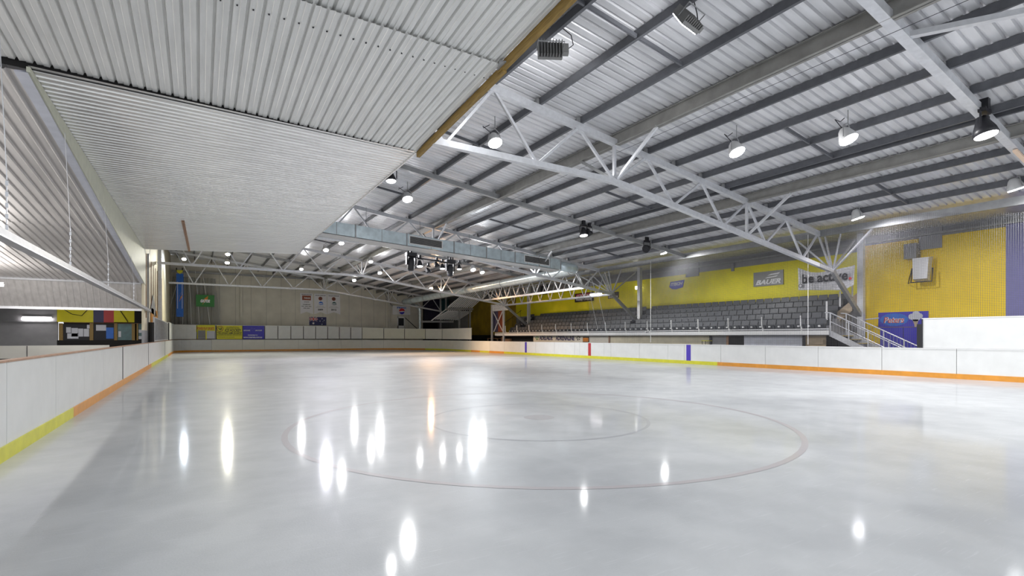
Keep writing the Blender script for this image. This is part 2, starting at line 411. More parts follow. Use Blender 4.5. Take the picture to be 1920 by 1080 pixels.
# writing on the advertising panels (face the camera, on the far straight)
YF = FARY
def fx(x, y, dy=0): return at(x, y, Y=YF+dy)
YF_ = YF
def fw(x0, x1): return (fx(x1, 620)-fx(x0, 620)).x
text('POWER PLAY SPORTS', fx(385.5,616.2,0), fw(370,402), .30, 'far', M['redp'], adp, bold=.02)
plate(MB(), fx(385.5,616,.014), fw(368,403.5), .72, 'far', .02).build('name_strip', M['adyel'], adp)
plate(MB(), fx(370.5,626,.012), fw(368.2,369.4), 1.0, 'far', .025).build('window_frame', M['adyel'], adp)
plate(MB(), fx(395,627.5,.013), fw(387.5,402.5), .78, 'far', .02).build('window', M['paper'], adp)
plate(MB(), fx(378,626,.013), fw(371.5,386), .70, 'far', .02).build('window', M['lampgrey'], adp)
plate(MB(), fx(386.6,627,.0), .10, 1.0, 'far', .02).build('window_frame', M['adyel'], adp)
text('ICE HOCKEY', fx(437,619.3), fw(421,452), .30, 'far', M['ink'], ady, shear=.3, bold=.02)
text('"THE COOLEST GAME ON EARTH"', fx(430.5,624.2), fw(407,453), .20, 'far', M['ink'], ady, bold=.02)
for yy, x0, x1, h in ((613.5,425,447,.09),(615.6,424,449,.09),(627.2,407,453,.10),(629.4,407,453,.06),(632.5,409,440,.07)):
    text('SA JUNIOR ICE HOCKEY ASSOCIATION'[:int((x1-x0)*.7)], fx((x0+x1)/2,yy), fw(x0,x1), h, 'far', M['ink'], ady, name='small_lettering', bold=.02)
q = MB(); c0 = fx(412.5,616.5,-.004)
for i in range(24):
    a, c = circ(.30, n=24)[i], circ(.30, n=24)[(i+1)%24]; a2, c2 = circ(.25, n=24)[i], circ(.25, n=24)[(i+1)%24]
    poly(q, c0, [a, c, c2, a2], 'far')
q.build('round_emblem', M['brownp'], ady)
q = MB(); poly(q, c0, [(-.12,.14),(-.06,.14),(-.06,-.02),(.02,-.02),(.02,-.16),(-.12,-.02)], 'far'); poly(q, c0, [(.06,.15),(.13,.12),(.13,-.1),(.05,-.16)], 'far'); q.build('emblem_mark', M['ink'], ady)
q = MB(); c0 = fx(474,617.5,-.004)
for k in range(7): poly(q, c0, [(math.cos(k*.9)*.06,math.sin(k*.9)*.08),(math.cos(k*.9+.5)*.32,math.sin(k*.9+.5)*.30),(math.cos(k*.9+.25)*.10,math.sin(k*.9+.25)*.12)], 'far')
q.build('white_emblem', M['signwhite'], adb)
text('SKATE SCHOOL', fx(463,619.6), fw(456.5,469), .14, 'far', M['signwhite'], adb, bold=.02)
text('LEARN TO SKATE', fx(485,619.6), fw(479,491.5), .14, 'far', M['signwhite'], adb, bold=.02)
text('PHONE 8346 7111', fx(474,628.4), fw(465,483), .14, 'far', M['signwhite'], adb, bold=.03)
text('www.icearena.com.au', fx(474,632.3), fw(457,492), .18, 'far', M['signwhite'], adb, bold=.03)

# ---------------------------------------------------------------- corrugated sheets
def sheet(c00, c10, c01, c11, pitch, mm, name, pan=.66, h=.03, mid=0.):
    """ribs run from side 0 to side 1 (v); they repeat along u.  c_uv corners."""
    c00, c10, c01, c11 = map(Vector, (c00, c10, c01, c11)); L = (c10-c00).length; n = int(L/pitch)
    us = []
    for i in range(n+1):
        b0 = i*pitch
        for f_, hh in (((0,0),(pan*.5-.01,mid),(pan*.5+.03,0),(pan,0),(pan+.09,h),(1-.09,h)) if mid else ((0,0),(pan,0),(pan+.10,h),(1-.10,h))):
            if b0+f_*pitch <= L: us.append(((b0+f_*pitch)/L, hh))
    us.append((1,0)); q = MB(); q.v = []
    up = Vector((0,0,1))
    for u, hh in us:
        q.v.append(c00.lerp(c10, u)+up*hh); q.v.append(c01.lerp(c11, u)+up*hh)
    for i in range(len(us)-1): q.f.append((2*i, 2*i+1, 2*i+3, 2*i+2)); q.m.append(0)
    return q.build(name, mm)
# roof: ribs across the rink, repeated along it
top = .1+.2+.015
YS0, YS1 = -4.0, 62.2
struct(sheet((-2.7,YS0,zroof(-2.7)+top), (-2.7,YS1,zroof(-2.7)+top), (24.2,YS0,zroof(24.2)+top), (24.2,YS1,zroof(24.2)+top), .25, M['zinc_roof'], 'ceiling', pan=.66, h=.055))
struct(MB().box((24.1,YS0,6.72),(29.8,YS1+6,6.80)).build('ceiling', M['zinc_roof']))

# hanging ceilings on the left
fl = Vector((-2.5, 11.7, 6.22)); fr = Vector((5.0, 12.98, 6.60)); gl = Vector((-2.5, 32.9, 6.2)); gr = Vector((5.0, 32.9, 6.60))
lowc = sheet(fl, gl, fr, gr, .21, M['zinc_low'], 'ceiling', pan=.5, h=.06); struct(lowc)
def upz(X, Y): return 6.20+(X+2.5)*.0533+(12.4-Y)*.062+.05
# split in two lengths that overlap at the seam
def updot(a, b): return Vector((a, b, upz(a, b)))
yl, yr = 11.3, 13.05
xl = -4.6; yll = yl-(yr-yl)/7.5*2.1
def upsheet(x0, x1, ynear, yfar, lift):
    P0, P1 = updot(x0, yfar(x0)), updot(x1, yfar(x1)); Q0, Q1 = updot(x0, ynear(x0)), updot(x1, ynear(x1))
    l = Vector((0,0,lift)); return sheet(P0+l, P1+l, Q0+l, Q1+l, .222, M['zinc_up'], 'ceiling', pan=.74, h=.05, mid=.012)
fy = lambda X: 11.75+(X+2.5)*.17
sy = lambda X: 8.45+(X-5)*.06
struct(upsheet(-4.8, 5.0, sy, fy, 0.0)); struct(upsheet(-4.8, 5.0, lambda X: -4, lambda X: sy(X)+.12, .045))
struct(MB().box((-5.1,-4,6.2),(-5.0,32.95,9.95)).build('wall_left', M['greywall']))
struct(MB().box((-5.1,-4,9.85),(-2.6,62,9.95)).build('ceiling', M['zinc_roof']))
q = MB()
for i in range(24):
    a, c = -4.8+i*9.8/24, -4.8+(i+1)*9.8/24
    q.face([(a,fy(a)+.06,upz(a,12.4)-.05),(c,fy(c)+.06,upz(c,12.4)-.05),(c,fy(c)+.06,upz(c,12.4)+.6),(a,fy(a)+.06,upz(a,12.4)+.6)])
struct(q.build('gap_shade_strip', M['dark']))  # added black strip for the shaded gap at the fold, stops leaking light
# screws along the seam
q = MB()
for i in range(44):
    X = 4.93-i*.222; q.box((X-.012, sy(X)+.55, upz(X, sy(X)+.55)-.006), (X+.012, sy(X)+.575, upz(X, sy(X))+.03))
tag(q.build('screw_row', M['ink'], base=(0,9,6.8)), 'row of small dark screws along the seam of the nearest hanging ceiling', 'screws', kind='stuff')
# timber edge of the nearest hanging ceiling
t = thing('timber_fascia', 'yellow brown timber edging the nearest hanging metal ceiling', 'timber beam', (5.05, 8, 6.6))
q = MB(); q.beam(updot(5.07,-3)+Vector((0,0,-.02)), updot(5.07,8.62)+Vector((0,0,-.02)), .09, .16); q.build('timber', M['wood'], t)
q = MB(); q.beam(updot(5.09,8.45)+Vector((0,0,-.06)), updot(5.09,13.05)+Vector((0,0,-.06)), .09, .15); q.build('timber', M['wood'], t)
q = MB(); q.beam(updot(4.98,8.3)+Vector((0,0,-.03)), updot(5.1,8.6)+Vector((0,0,-.03)), .16, .03); q.build('joint_plate', M['steel_m'], t)
tag(MB().beam(updot(5.02,13.0)-Vector((0,0,.02)), (5.02,32.9,6.62), .03, .05).build('edge_trim', M['zinc_low']), 'thin zinc edge trim of the long lower hanging ceiling', 'edge trim')
# dark slot batten
a = at(343,412,Y=24.5); a.z = 6.28; c = at(355,470,Y=32.8); c.z = 6.27
tag(MB().beam(a, c, .10, .06).build('timber_batten', M['cap']), 'brown timber batten running in a dark slot under the lower hanging ceiling', 'timber beam')
# left low ceiling
e0 = Vector((-2.62, 11.75, 6.12)); e1 = Vector((-2.62, 32.9, 4.42)); w0 = Vector((-17, 10.5, 6.20)); w1 = Vector((-17, 32.9, 4.36))
midL = (e0+e1)/2; midW = (w0+w1)/2; midL.z -= 0; 
q0 = e0.lerp(e1,.5); qw = w0.lerp(w1,.5)
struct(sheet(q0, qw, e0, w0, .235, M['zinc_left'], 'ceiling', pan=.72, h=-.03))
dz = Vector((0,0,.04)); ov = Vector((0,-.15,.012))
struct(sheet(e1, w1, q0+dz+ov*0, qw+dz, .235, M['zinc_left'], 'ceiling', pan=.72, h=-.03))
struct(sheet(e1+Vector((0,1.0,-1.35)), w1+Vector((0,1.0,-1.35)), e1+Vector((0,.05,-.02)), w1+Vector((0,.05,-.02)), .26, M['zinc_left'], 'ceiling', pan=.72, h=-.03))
tag(MB().tube([e1+Vector((0,0,-.05)), w1+Vector((0,0,-.05))], .06).build('edge_rail', M['steel']), 'long pale rail at the foot of the sloping left ceiling', 'rail')
tag(MB().beam(e1+Vector((.1,1.0,-1.4)), w1+Vector((0,1.0,-1.4)), .12, .12).build('edge_rail', M['steel']), 'pale rail below the dark bulkhead, above the kiosk and fluorescent tube', 'rail')
# flashing and fascia between left ceiling and lower hanging ceiling
q = MB(); q.face([(-2.50,11.7,6.10),(-2.50,32.9,4.40),(-2.66,32.9,4.36),(-2.68,11.7,6.08)]); q.face([(-2.50,11.7,6.125),(-2.50,32.9,4.425),(-2.66,32.9,4.385),(-2.68,11.7,6.105)])
tag(q.build('flashing_strip', M['flash']), 'bluish zinc flashing along the right edge of the sloping left ceiling', 'flashing')
q = MB(); q.hexa([(-2.52,11.7,6.11),(-2.47,11.7,6.11),(-2.47,33.6,4.34),(-2.52,33.6,4.34),(-2.52,11.7,6.2),(-2.47,11.7,6.2),(-2.47,33.6,6.19),(-2.52,33.6,6.19)])
struct(q.build('trim_1', M['cream']))
# left wall beyond
struct(MB().box((-2.6,32.95,1.9),(-2.5,62,9.9)).build('wall_left', M['beige2']))
q = MB()
for i in range(9): q.box((-2.5,34+i*1.7,2.6),(-2.47,34.09+i*1.7,6.1))
tag(q.build('cladding_joint', M['cap']), 'dark upright joints in the beige cladding of the left wall', 'cladding joint')
struct(MB().box((-2.6,32.95,0),(-2.5,62,1.9)).build('wall_left', M['greywall']))
for x, Y, wd, mm, lb in ((300.5,43.5,.34,'steel','pinkish grey steel column on the left wall'), (284,34.6,.14,'steel_m','slim grey post left of the beige wall cladding')):
    p = at(x, 600, Y=Y)
    tag(MB().box((-2.48,Y-wd/2,0),(-2.48+wd*.6,Y+wd/2,6.2 if wd < .3 else 9.3)).build('steel_column', M[mm]), lb, 'column')
# suspended track with chains
t = thing('track_beam', 'long pale steel track hung on chains above the left boards', 'beam', (-2.35, 20, 3.0))
MB().beam((-2.35,2,3.0),(-2.35,34.3,3.02), .10, .13).build('beam', M['steel_m'], t)
MB().beam((-2.35,2,2.94),(-2.35,34.3,2.96), .16, .02).build('flange', M['steel'], t)
for Y in (6.3, 10.0, 14.2, 19.5, 26.5):
    zc = 6.38-(Y-8.5)*.0803
    q = MB(); q.tube([(-2.45,Y,zc+.02),(-2.36,Y,3.9)], .006, 5); q.build('hanger_rod', M['steel'], t)
    q = MB()
    for k in range(11):
        z0 = 3.9-k*.08
        q.box((-2.365-(.012 if k%2 else 0), Y-(.0 if k%2 else .012), z0-.07), (-2.355+(.012 if k%2 else 0), Y+(.005 if k%2 else .017), z0))
    q.build('chain', M['steel'], t)

# ---------------------------------------------------------------- roof frame
def purlin(X, name='roof_purlin', kind='c'):
    z = zroof(X)
    if kind == 'c':
        o = MB().cbeam((X,YS0,z+.2), (X,YS1-.3,z+.2), .075, .2).build(name, M['steel_d'])
    return o
PX_ = [-1.93,-.45,1.02,2.5,3.97,5.45,6.92,8.45,10.0,12.95,14.34,15.8,17.15,17.45,19.98,21.3,22.66]
WORD = 'first second third fourth fifth sixth seventh eighth ninth tenth'.split()
for X in PX_:
    o = purlin(X)
    if X < 11.5: tag(o, 'dark grey roof purlin, %s to the left of the heavy rust-streaked beam' % WORD[len([k for k in PX_ if X < k < 11.5])], 'roof purlin', 'roof purlins'); continue
    if X < 17: tag(o, 'grey roof purlin, %s to the right of the heavy rust-streaked beam' % WORD[len([k for k in PX_ if 11.5 < k < X])], 'roof purlin', 'roof purlins'); continue
    if X < 18: tag(o, 'grey roof purlin, %s one of the close pair left of the pale heavy beam' % ('left' if X < 17.3 else 'right'), 'roof purlin', 'roof purlins'); continue
    tag(o, 'grey roof purlin, %s to the right of the pale heavy beam' % WORD[len([k for k in PX_ if 18.6 < k < X])], 'roof purlin', 'roof purlins'); continue
    if X < 5: tag(o, 'dark grey roof purlin left of the duct, seen beyond the hanging ceiling', 'roof purlin', 'roof purlins over the far left')
    elif X < 11: tag(o, 'dark grey roof purlin between hanging ceiling and first heavy roof beam', 'roof purlin', 'roof purlins left of the heavy beam')
    elif X in (17.15, 17.45): tag(o, 'grey roof purlin, one of a close pair', 'roof purlin', 'paired roof purlins')
    elif X < 18: tag(o, 'grey roof purlin between the first heavy roof beam and the close pair', 'roof purlin', 'roof purlins over mid rink')
    else: tag(o, 'grey roof purlin above the netting on the right', 'roof purlin', 'roof purlins over the right boards')
z = zroof(11.52)
tag(MB().ibeam((11.52,YS0,z+.10),(11.52,YS1-.3,z+.10), .20, .38).build('roof_beam', M['rusty']), 'heavy rust-streaked roof beam running the length of the rink', 'roof beam')
z = zroof(18.6)
tag(MB().ibeam((18.6,YS0,z+.12),(18.6,YS1-.3,z+.12), .18, .34).build('roof_beam', M['rusty']), 'pale heavy roof beam above the right side of the ice', 'roof beam')
tag(MB().beam((24.15,YS0,6.28),(24.15,YS1-.3,6.28), .16, .30).build('roof_beam', M['steel_m']), 'pale edge beam of the roof above the stand netting', 'roof beam')
# bridging struts between purlins
grp = 'purlin bridging struts'
for Y, xs in ((8.2,((5.45,6.92),(6.92,8.45),(8.45,10.0),(14.34,15.8),(15.8,17.15),(20.0,21.3),(21.3,22.66))), (15.8,((5.45,6.92),(6.92,8.45),(8.45,10.0),(14.34,15.8),(15.8,17.15))),
              (23.3,((5.45,6.92),(6.92,8.45),(12.95,14.34),(14.34,15.8),(20.0,21.3),(21.3,22.66))), (31,((12.95,14.34),(14.34,15.8))), (38.3,((2.5,3.97),(3.97,5.45),(6.92,8.45)))):
    for a, c in xs:
        tag(MB().beam((a+.05,Y,zroof(a)+.15),(c-.02,Y,zroof(c)+.15), .05, .09).build('bridging_strut', M['steel_d']),
            'dark purlin strut %s, %s' % ({8.2:'before the nearest truss',15.8:'just behind the nearest truss',23.3:'before the duct',31:'behind the duct',38.3:'far behind the duct'}[Y],
            '%s on the %s of the heavy beam' % (WORD[len([k for k in PX_ if (a < k < 11.5 if a < 11 else 11.5 < k <= a+.01)])-(1 if a < 11 and 0 else 0)], 'left' if a < 11 else 'right')), 'strut', grp)

TRY = [12.1, 27.0, 42.0, 57.0]; RAY = [4.5, 19.6, 34.5, 49.5]
rl = ['rafter crossing the top right corner of the picture', 'long grey rafter behind the nearest truss, stage lamps clamped on it', 'grey rafter between duct and middle trusses', 'grey rafter close to the far end of the roof']
for Y, lb in zip(RAY, rl):
    x0 = -2.5 if Y > 33 else (5.15 if Y < 13 else 5.0)
    t = thing('roof_rafter', lb, 'rafter', (11, Y, zroof(11)))
    q = MB(); q.beam((x0,Y,zroof(x0)), (24.1,Y,zroof(24.1)), .20 if Y < 10 else .16, .2); q.build('beam', M['steel'] if Y < 10 else M['steel_m'], t)
    for X in PX_+[11.3]:
        if X > x0+.1: MB().box((X-.09,Y-.05,zroof(X)+.05),(X-.01,Y+.05,zroof(X)+.28)).build('cleat', M['steel_m'], t)
def zbot(X): return 6.62 if X <= 11.45 else 6.62-.142*(X-11.45)
tl = ['nearest roof truss, bright silver, spanning from the hanging ceiling to the right stand', 'silver roof truss directly behind the big rectangular duct', 'silver roof truss in the far half, below the stage lamps', 'farthest roof truss, seen against the beige end wall']
for Y, lb in zip(TRY, tl):
    near = Y < 13; x0 = 5.12 if Y < 30 else -2.45
    t = thing('roof_truss', lb, 'roof truss', (11.45, Y, zbot(11.45)))
    q = MB(); q.beam((x0+(0 if Y > 30 else .5 if near else 0),Y,zroof(x0+(.5 if near else 0))), (24.1,Y,zroof(24.1)), .16, .20); q.build('top_chord', M['steel'] if not near else M['steel'], t)
    q = MB(); q.beam((x0,Y,zbot(x0)),(11.0,Y,zbot(11)), .16,.17)
    n = 6
    # gentle bend at the middle
    pts = [(11.0, zbot(11.0)),(11.45, zbot(11.45)-.015),(11.9, zbot(11.9))]
    for (a, za), (c, zc) in zip(pts[:-1], pts[1:]): q.beam((a,Y,za),(c,Y,zc), .16,.17)
    q.beam((11.9,Y,zbot(11.9)),(25.3,Y,zbot(25.3)), .16,.17); q.build('bottom_chord', M['steel'], t)
    tops = [-1.93,1.02,3.97,6.92,9.96,12.9,15.8,18.6,21.4,24.0]; bots = [-.45,2.5,5.45,8.4,11.45,14.3,17.1,19.9,22.7,25.2]
    for i, X in enumerate(tops):
        for Xb in ((bots[i-1] if i else None), bots[i]):
            if Xb is None or X < x0 or Xb < x0: continue
            sgn = .1 if Xb > X else -.1
            MB().beam((X+sgn*.6,Y,zroof(X)-.08),(Xb-sgn*.6,Y,zbot(Xb)+.06), .075, .075).build('web_member', M['steel'], t)
    if x0 > 5: MB().beam((x0-.02,Y,7.0),(5.40,Y,zbot(5.4)+.06), .07,.07).build('web_member', M['steel'], t)
    for X in (11.45, 18.6):
        MB().beam((X,Y,zroof(X)-.05),(X,Y,zbot(X)+.05), .09,.09).build('post', M['steel'], t)
        for s in (-1, 1):
            MB().beam((X+.05,Y+s*.08,zbot(X)+.08),(X+.05,Y+s*1.75,zroof(X)-.08), .07,.09).build('fly_brace', M['steel'] if s < 0 else M['steel_m'], t)
    for X in PX_:
        if X > x0+.4: MB().box((X-.09,Y-.05,zroof(X)+.08),(X-.01,Y+.05,zroof(X)+.28)).build('cleat', M['steel_m'], t)
    # column head with fan of struts and raking leg
    if Y < 50:
        J = Vector((25.3,Y,zbot(25.3)))
        t2 = thing('column_bracket', 'silver fan of struts and raking leg at the right end of the %s truss' % {12.1:'nearest',27.0:'second',42.0:'third'}[Y], 'steel bracket', J)
        for d in ((24.15,-2.2,6.2),(24.15,-.9,6.2),(24.6,0,6.3),(24.15,1.1,6.2),(24.15,2.4,6.2),(27.9,.2,6.4)):
            MB().beam(J+Vector((0,d[1]*.03,.05)),(d[0],Y+d[1],d[2]), .07,.07).build('strut', M['steel'], t2)
        MB().beam(J,(28.0,Y,2.65), .16,.20).build('raking_leg', M['steel_m'], t2)
        MB().box((J.x-.22,Y-.02,J.z-.12),(J.x+.22,Y+.02,J.z+.2)).build('gusset_plate', M['steel'], t2)
        tag(MB().box((28.0,Y-.13,0),(28.26,Y+.13,6.72)).build('steel_column', M['steel']), {12.1:'pale steel column at the near end of the stand, before the golden wall',27.0:'pale steel column rising from the middle of the stand',42.0:'pale steel column at the far end of the stand'}[Y], 'column')
# lengthwise trusses on the right, between second and third trusses
for X, zb, lb in ((22.8, 4.98, 'lengthwise truss above the right boards in the far half'), (25.3, 4.62, 'lengthwise truss on the column heads in the far half')):
    t = thing('side_truss', lb, 'roof truss', (X, 34, zb))
    MB().beam((X,27.1,zb),(X,41.9,zb), .13,.15).build('bottom_chord', M['steel'], t)
    zt_ = 6.15; n = 10; L = 14.8/n
    MB().beam((X,27.1,zt_),(X,41.9,zt_), .1,.1).build('top_chord', M['steel_m'], t)
    for i in range(n):
        y0 = 27.1+i*L
        MB().beam((X,y0,zb),(X,y0+L/2,zt_), .06,.06).build('web_member', M['steel'], t)
        MB().beam((X,y0+L/2,zt_),(X,y0+L,zb), .06,.06).build('web_member', M['steel'], t)
a, c = at(1107,553,X=25.2), at(1128,551,X=25.2); t = thing('fluorescent_lamp', 'lit fluorescent tube under the lengthwise truss near the second column', 'lamp', a)
MB().beam(a+Vector((0,0,.09)), c+Vector((0,0,.09)), .1, .08).build('housing', M['white'], t); MB().tube([a,c], .05, 8).build('tube', M['tube'], t)
# brace at the top right
tag(MB().beam((12.25,4.6,zroof(12.25)-.02),(15.0,-1.2,zroof(15)-.1), .13,.11).build('brace_bar', M['steel']), 'silver brace bar leaving the near rafter at the top right edge', 'brace')
tag(MB().tube([(11.75,YS0+4,zroof(11.5)-.25),(11.75,12,zroof(11.5)-.20),(11.75,27,zroof(11.5)-.25)], .006, 5).build('cable', M['ink']), 'thin dark cable below the heavy rust-streaked roof beam', 'cable')

# ---------------------------------------------------------------- ducts
t = thing('air_duct', 'big rectangular galvanised air duct crossing above the rink', 'air duct', (13, 26.3, 6.2))
def dz_(X): return 7.27-.055*(X-6.77)
YD0, YD1 = 26.0, 26.75
ends = [4.9,6.77,9.5,12.3,14.4,16.4,18.2,19.9]
q = MB()
for a, c in zip(ends[:-1], ends[1:]):
    q = MB(); a_, c_ = a+.02, c-.02
    q.hexa([(a_,YD0,dz_(a)-.63),(c_,YD0,dz_(c)-.63),(c_,YD1,dz_(c)-.63),(a_,YD1,dz_(a)-.63),(a_,YD0,dz_(a)),(c_,YD0,dz_(c)),(c_,YD1,dz_(c)),(a_,YD1,dz_(a))])
    q.build('duct_section', M['duct'], t)
    q = MB(); q.hexa([(c-.03,YD0-.03,dz_(c)-.66),(c+.03,YD0-.03,dz_(c)-.66),(c+.03,YD1+.03,dz_(c)-.66),(c-.03,YD1+.03,dz_(c)-.66),(c-.03,YD0-.03,dz_(c)+.03),(c+.03,YD0-.03,dz_(c)+.03),(c+.03,YD1+.03,dz_(c)+.03),(c-.03,YD1+.03,dz_(c)+.03)])
    q.build('flange', M['steel_m'], t)
    m_ = (a+c)/2; MB().box((m_-.012,YD0-.012,dz_(m_)-.62),(m_+.012,YD0,dz_(m_)-.01)).build('seam', M['steel_m'], t)
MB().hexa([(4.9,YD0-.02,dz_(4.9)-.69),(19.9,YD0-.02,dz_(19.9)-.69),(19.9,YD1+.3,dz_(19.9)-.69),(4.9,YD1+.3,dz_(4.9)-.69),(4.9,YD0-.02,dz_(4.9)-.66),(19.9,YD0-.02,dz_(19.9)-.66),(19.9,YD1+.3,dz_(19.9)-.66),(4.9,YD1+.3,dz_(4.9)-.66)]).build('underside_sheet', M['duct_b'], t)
for x0, x1, y0, y1 in ((768,829,443,465),(983.5,1030,480.5,497)):
    a = at(x0, (y0+y1)/2, Y=YD0-.04).x; c = at(x1, (y0+y1)/2, Y=YD0-.04).x
    zc0, zc1 = dz_(a)-.30, dz_(c)-.30; g = MB(); hh = .21
    g.hexa([(a,YD0-.03,zc0-hh),(c,YD0-.03,zc1-hh),(c,YD0,zc1-hh),(a,YD0,zc0-hh),(a,YD0-.03,zc0+hh),(c,YD0-.03,zc1+hh),(c,YD0,zc1+hh),(a,YD0,zc0+hh)])
    gr_ = g.build('grille', M['gap'], t)
    fr_ = MB(); b_ = .04
    fr_.beam((a,YD0-.04,zc0-hh),(c,YD0-.04,zc1-hh),b_,b_).beam((a,YD0-.04,zc0+hh),(c,YD0-.04,zc1+hh),b_,b_).beam((a,YD0-.04,zc0-hh),(a,YD0-.04,zc0+hh),b_,b_).beam((c,YD0-.04,zc1-hh),(c,YD0-.04,zc1+hh),b_,b_)
    fr_.build('grille_frame', M['white'], gr_)
    lv = MB()
    for k in range(1, 8):
        d = -hh+2*hh*k/8; lv.beam((a,YD0-.04,zc0+d),(c,YD0-.04,zc1+d),.012,.018)
    lv.build('louvre', M['rusty'], gr_)
for X in (7.5, 10.5, 13.6, 16.8): MB().tube([(X,YD1-.1,dz_(X)),(X,YD1-.1,zroof(X)+.05)], .012, 5).build('hanger_rod', M['steel_m'], t)
# round duct: elbow and long run
pts = [(19.9,26.35,6.22),(20.6,26.4,6.18)]
for i in range(9):
    a = -math.pi/2+math.pi/2*i/8; pts.append((20.9+.9*math.cos(a), 27.3+.9*math.sin(a), 6.15))
run = [(21.8,30,6.12),(21.5,36,6.02),(21.3,42,5.92),(21.0,47,5.82),(20.7,51,5.72),(20.3,53.5,5.62),(20.2,56,5.6)]
t = thing('round_duct', 'round galvanised air duct running back above the right boards', 'air duct', (21.4, 40, 5.6))
MB().tube(pts+run, .31, 20).build('duct_tube', M['duct'], t, smooth=True)
for p in run+[pts[3], pts[-1]]:
    p = Vector(p); MB().tube([p+Vector((0,-.04,0)), p+Vector((0,.04,0))], .33, 20).build('collar', M['steel_m'], t)
X0 = at(787.5, 600, Y=59.0).x
q = MB(); q.tube([(20.6,56,5.55),(21.6,57.5,5.5)]+[(X0-.7+.7*math.sin(i*math.pi/12),59.0,4.75+.7*math.cos(i*math.pi/12)) for i in range(7)]+[(X0,59.0+.0,2.0),(X0,59,1.3)], .17, 14)
o = q.build('down_pipe', M['duct'], t, smooth=True)
for k in range(14):
    zz = 4.6-k*.2; MB().tube([(X0,59.0,zz-.015),(X0,59.0,zz+.015)], .185, 14).build('pipe_ring', M['steel_m'], o)

# ---------------------------------------------------------------- end wall and right wall
FW = 61.8
struct(MB().box((-2.6,FW,0),(at(793,600,Y=FW).x,FW+.15,9.9)).build('wall_far', M['beige']))
q = MB()
for i in range(18): q.box((-1.2+i*1.5,FW-.012,0),(-1.18+i*1.5,FW,9.2))
tag(q.build('wall_joint', M['lampgrey']), 'thin upright joints between the beige panels of the end wall', 'wall joint')
tag(MB().box((-2.4,FW-.2,8.15),(24,FW-.02,8.35)).build('wall_girt', M['steel_m']), 'grey horizontal girt high on the end wall', 'wall girt')
RW = 29.5
xa = lambda x, y=600, X=RW: at(x, y, X=X)
# right wall: grey base wall, yellow paint bands, violet end
struct(MB().box((RW,YS0,0),(RW+.2,68,6.72)).build('wall_right', M['greywall']))
y_pole = xa(1617).Y if hasattr(xa(1617),'Y') else xa(1617).y
y_v = xa(1886).y; y_dk = xa(968).y
ztop, zbt = 6.10, 3.72
def wallpanel(ya, yb, za, zb_, mm, name, lab, t=.03, cut=None):
    return tag(MB().box((RW-t,ya,za),(RW,yb,zb_)).build(name, M[mm]), lab, 'wall panel')
wallpanel(y_pole+.05, y_dk, zbt, 6.02, 'yellow', 'yellow_wall_band', 'long lemon yellow painted band on the wall above the stand')
wallpanel(y_v, y_pole-.05, 1.2, 6.30, 'yellow2', 'yellow_wall_band', 'golden yellow painted wall at the right, carrying a floodlight')
wallpanel(YS0, y_v, .5, 6.5, 'purple', 'violet_wall', 'violet blue painted wall at the right edge')
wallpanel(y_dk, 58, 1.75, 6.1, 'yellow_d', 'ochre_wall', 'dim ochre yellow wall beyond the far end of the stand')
wallpanel(y_dk, 58, 0, 1.75, 'dark', 'dark_doorway', 'black panel for the dark doorway below the dim ochre yellow wall')  # black panel stands in for the dark of the door opening
# grey notches hanging into the yellow (roof frames boxed in)
for x0, x1, y0, y1, lb in ((1286,1310,488,517,'small grey notch box above the violet hexagonal sign'), (1723,1766,426,464,'large grey notch box above the floodlight on the golden wall'), (1371,1376,495,508,'tiny grey bracket box in the lemon yellow wall')):
    a, c = xa(x0,y0,RW-.1), xa(x1,y1,RW-.1)
    tag(MB().box((RW-.12,c.y,c.z),(RW-.02,a.y,a.z+.05)).build('boxed_bracket', M['greywall']), lb, 'bracket box')
tag(MB().beam((RW-.15,YS0,6.45),(RW-.15,56,6.35), .12,.10).build('wall_rail', M['steel_m']), 'pale rail along the top of the right wall', 'rail')
# recess at the far right: teal and violet panels, sloping ribbed soffits
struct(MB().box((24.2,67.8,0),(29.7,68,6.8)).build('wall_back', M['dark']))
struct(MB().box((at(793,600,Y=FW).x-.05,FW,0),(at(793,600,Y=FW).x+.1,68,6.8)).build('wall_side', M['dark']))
def q4(x0, x1, y0, y1, Y, mm, name, lab, cat='panel', t=.05):
    a, c = at(x0, y0, Y=Y), at(x1, y1, Y=Y)
    a2 = at(x0, y1, Y=Y); c2 = at(x1, y0, Y=Y)
    return tag(MB().hexa([(a2.x,Y,a2.z),(c.x,Y,c.z),(c.x,Y+t,c.z),(a2.x,Y+t,a2.z),(a.x,Y,a.z),(c2.x,Y,c2.z),(c2.x,Y+t,c2.z),(a.x,Y+t,a.z)]).build(name, M[mm]), lab, cat)
q4(791, 826, 552, 600, 64, 'violetd', 'violet_panel', 'dark violet panel between round pipe and sloping soffit')
q4(824, 842, 552, 592, 63.5, 'teal', 'teal_panel', 'dark teal panel at the head of the sloping soffit')
q4(842, 870, 545, 560, 63.2, 'cloth', 'pale_panel', 'pale panel glimpsed above the sloping ribbed soffit')
def soffit(lo, hi, Y0, Y1, n, lab):
    q = MB(); r = MB(); L = []
    for k in range(n):
        f_ = k/(n-1)
        a = at(lo[0]+(lo[2]-lo[0])*f_, lo[1]+(lo[3]-lo[1])*f_, Y=Y0); c = at(hi[0]+(hi[2]-hi[0])*f_, hi[1]+(hi[3]-hi[1])*f_, Y=Y1)
        q.beam(a, c, .075, .10); L.append((a+Vector((0,.12,.08)), c+Vector((0,.12,.08))))
    t = thing('ribbed_soffit', lab, 'soffit', L[0][0])
    q.build('rib', M['white'], t)
    r.face([L[0][0], L[-1][0], L[-1][1], L[0][1]]).build('backing_sheet', M['gap'], t)
soffit((840,576,884,577), (877,545,916,548), 52.5, 50.5, 12, 'upper ribbed silver soffit sloping up to the right')
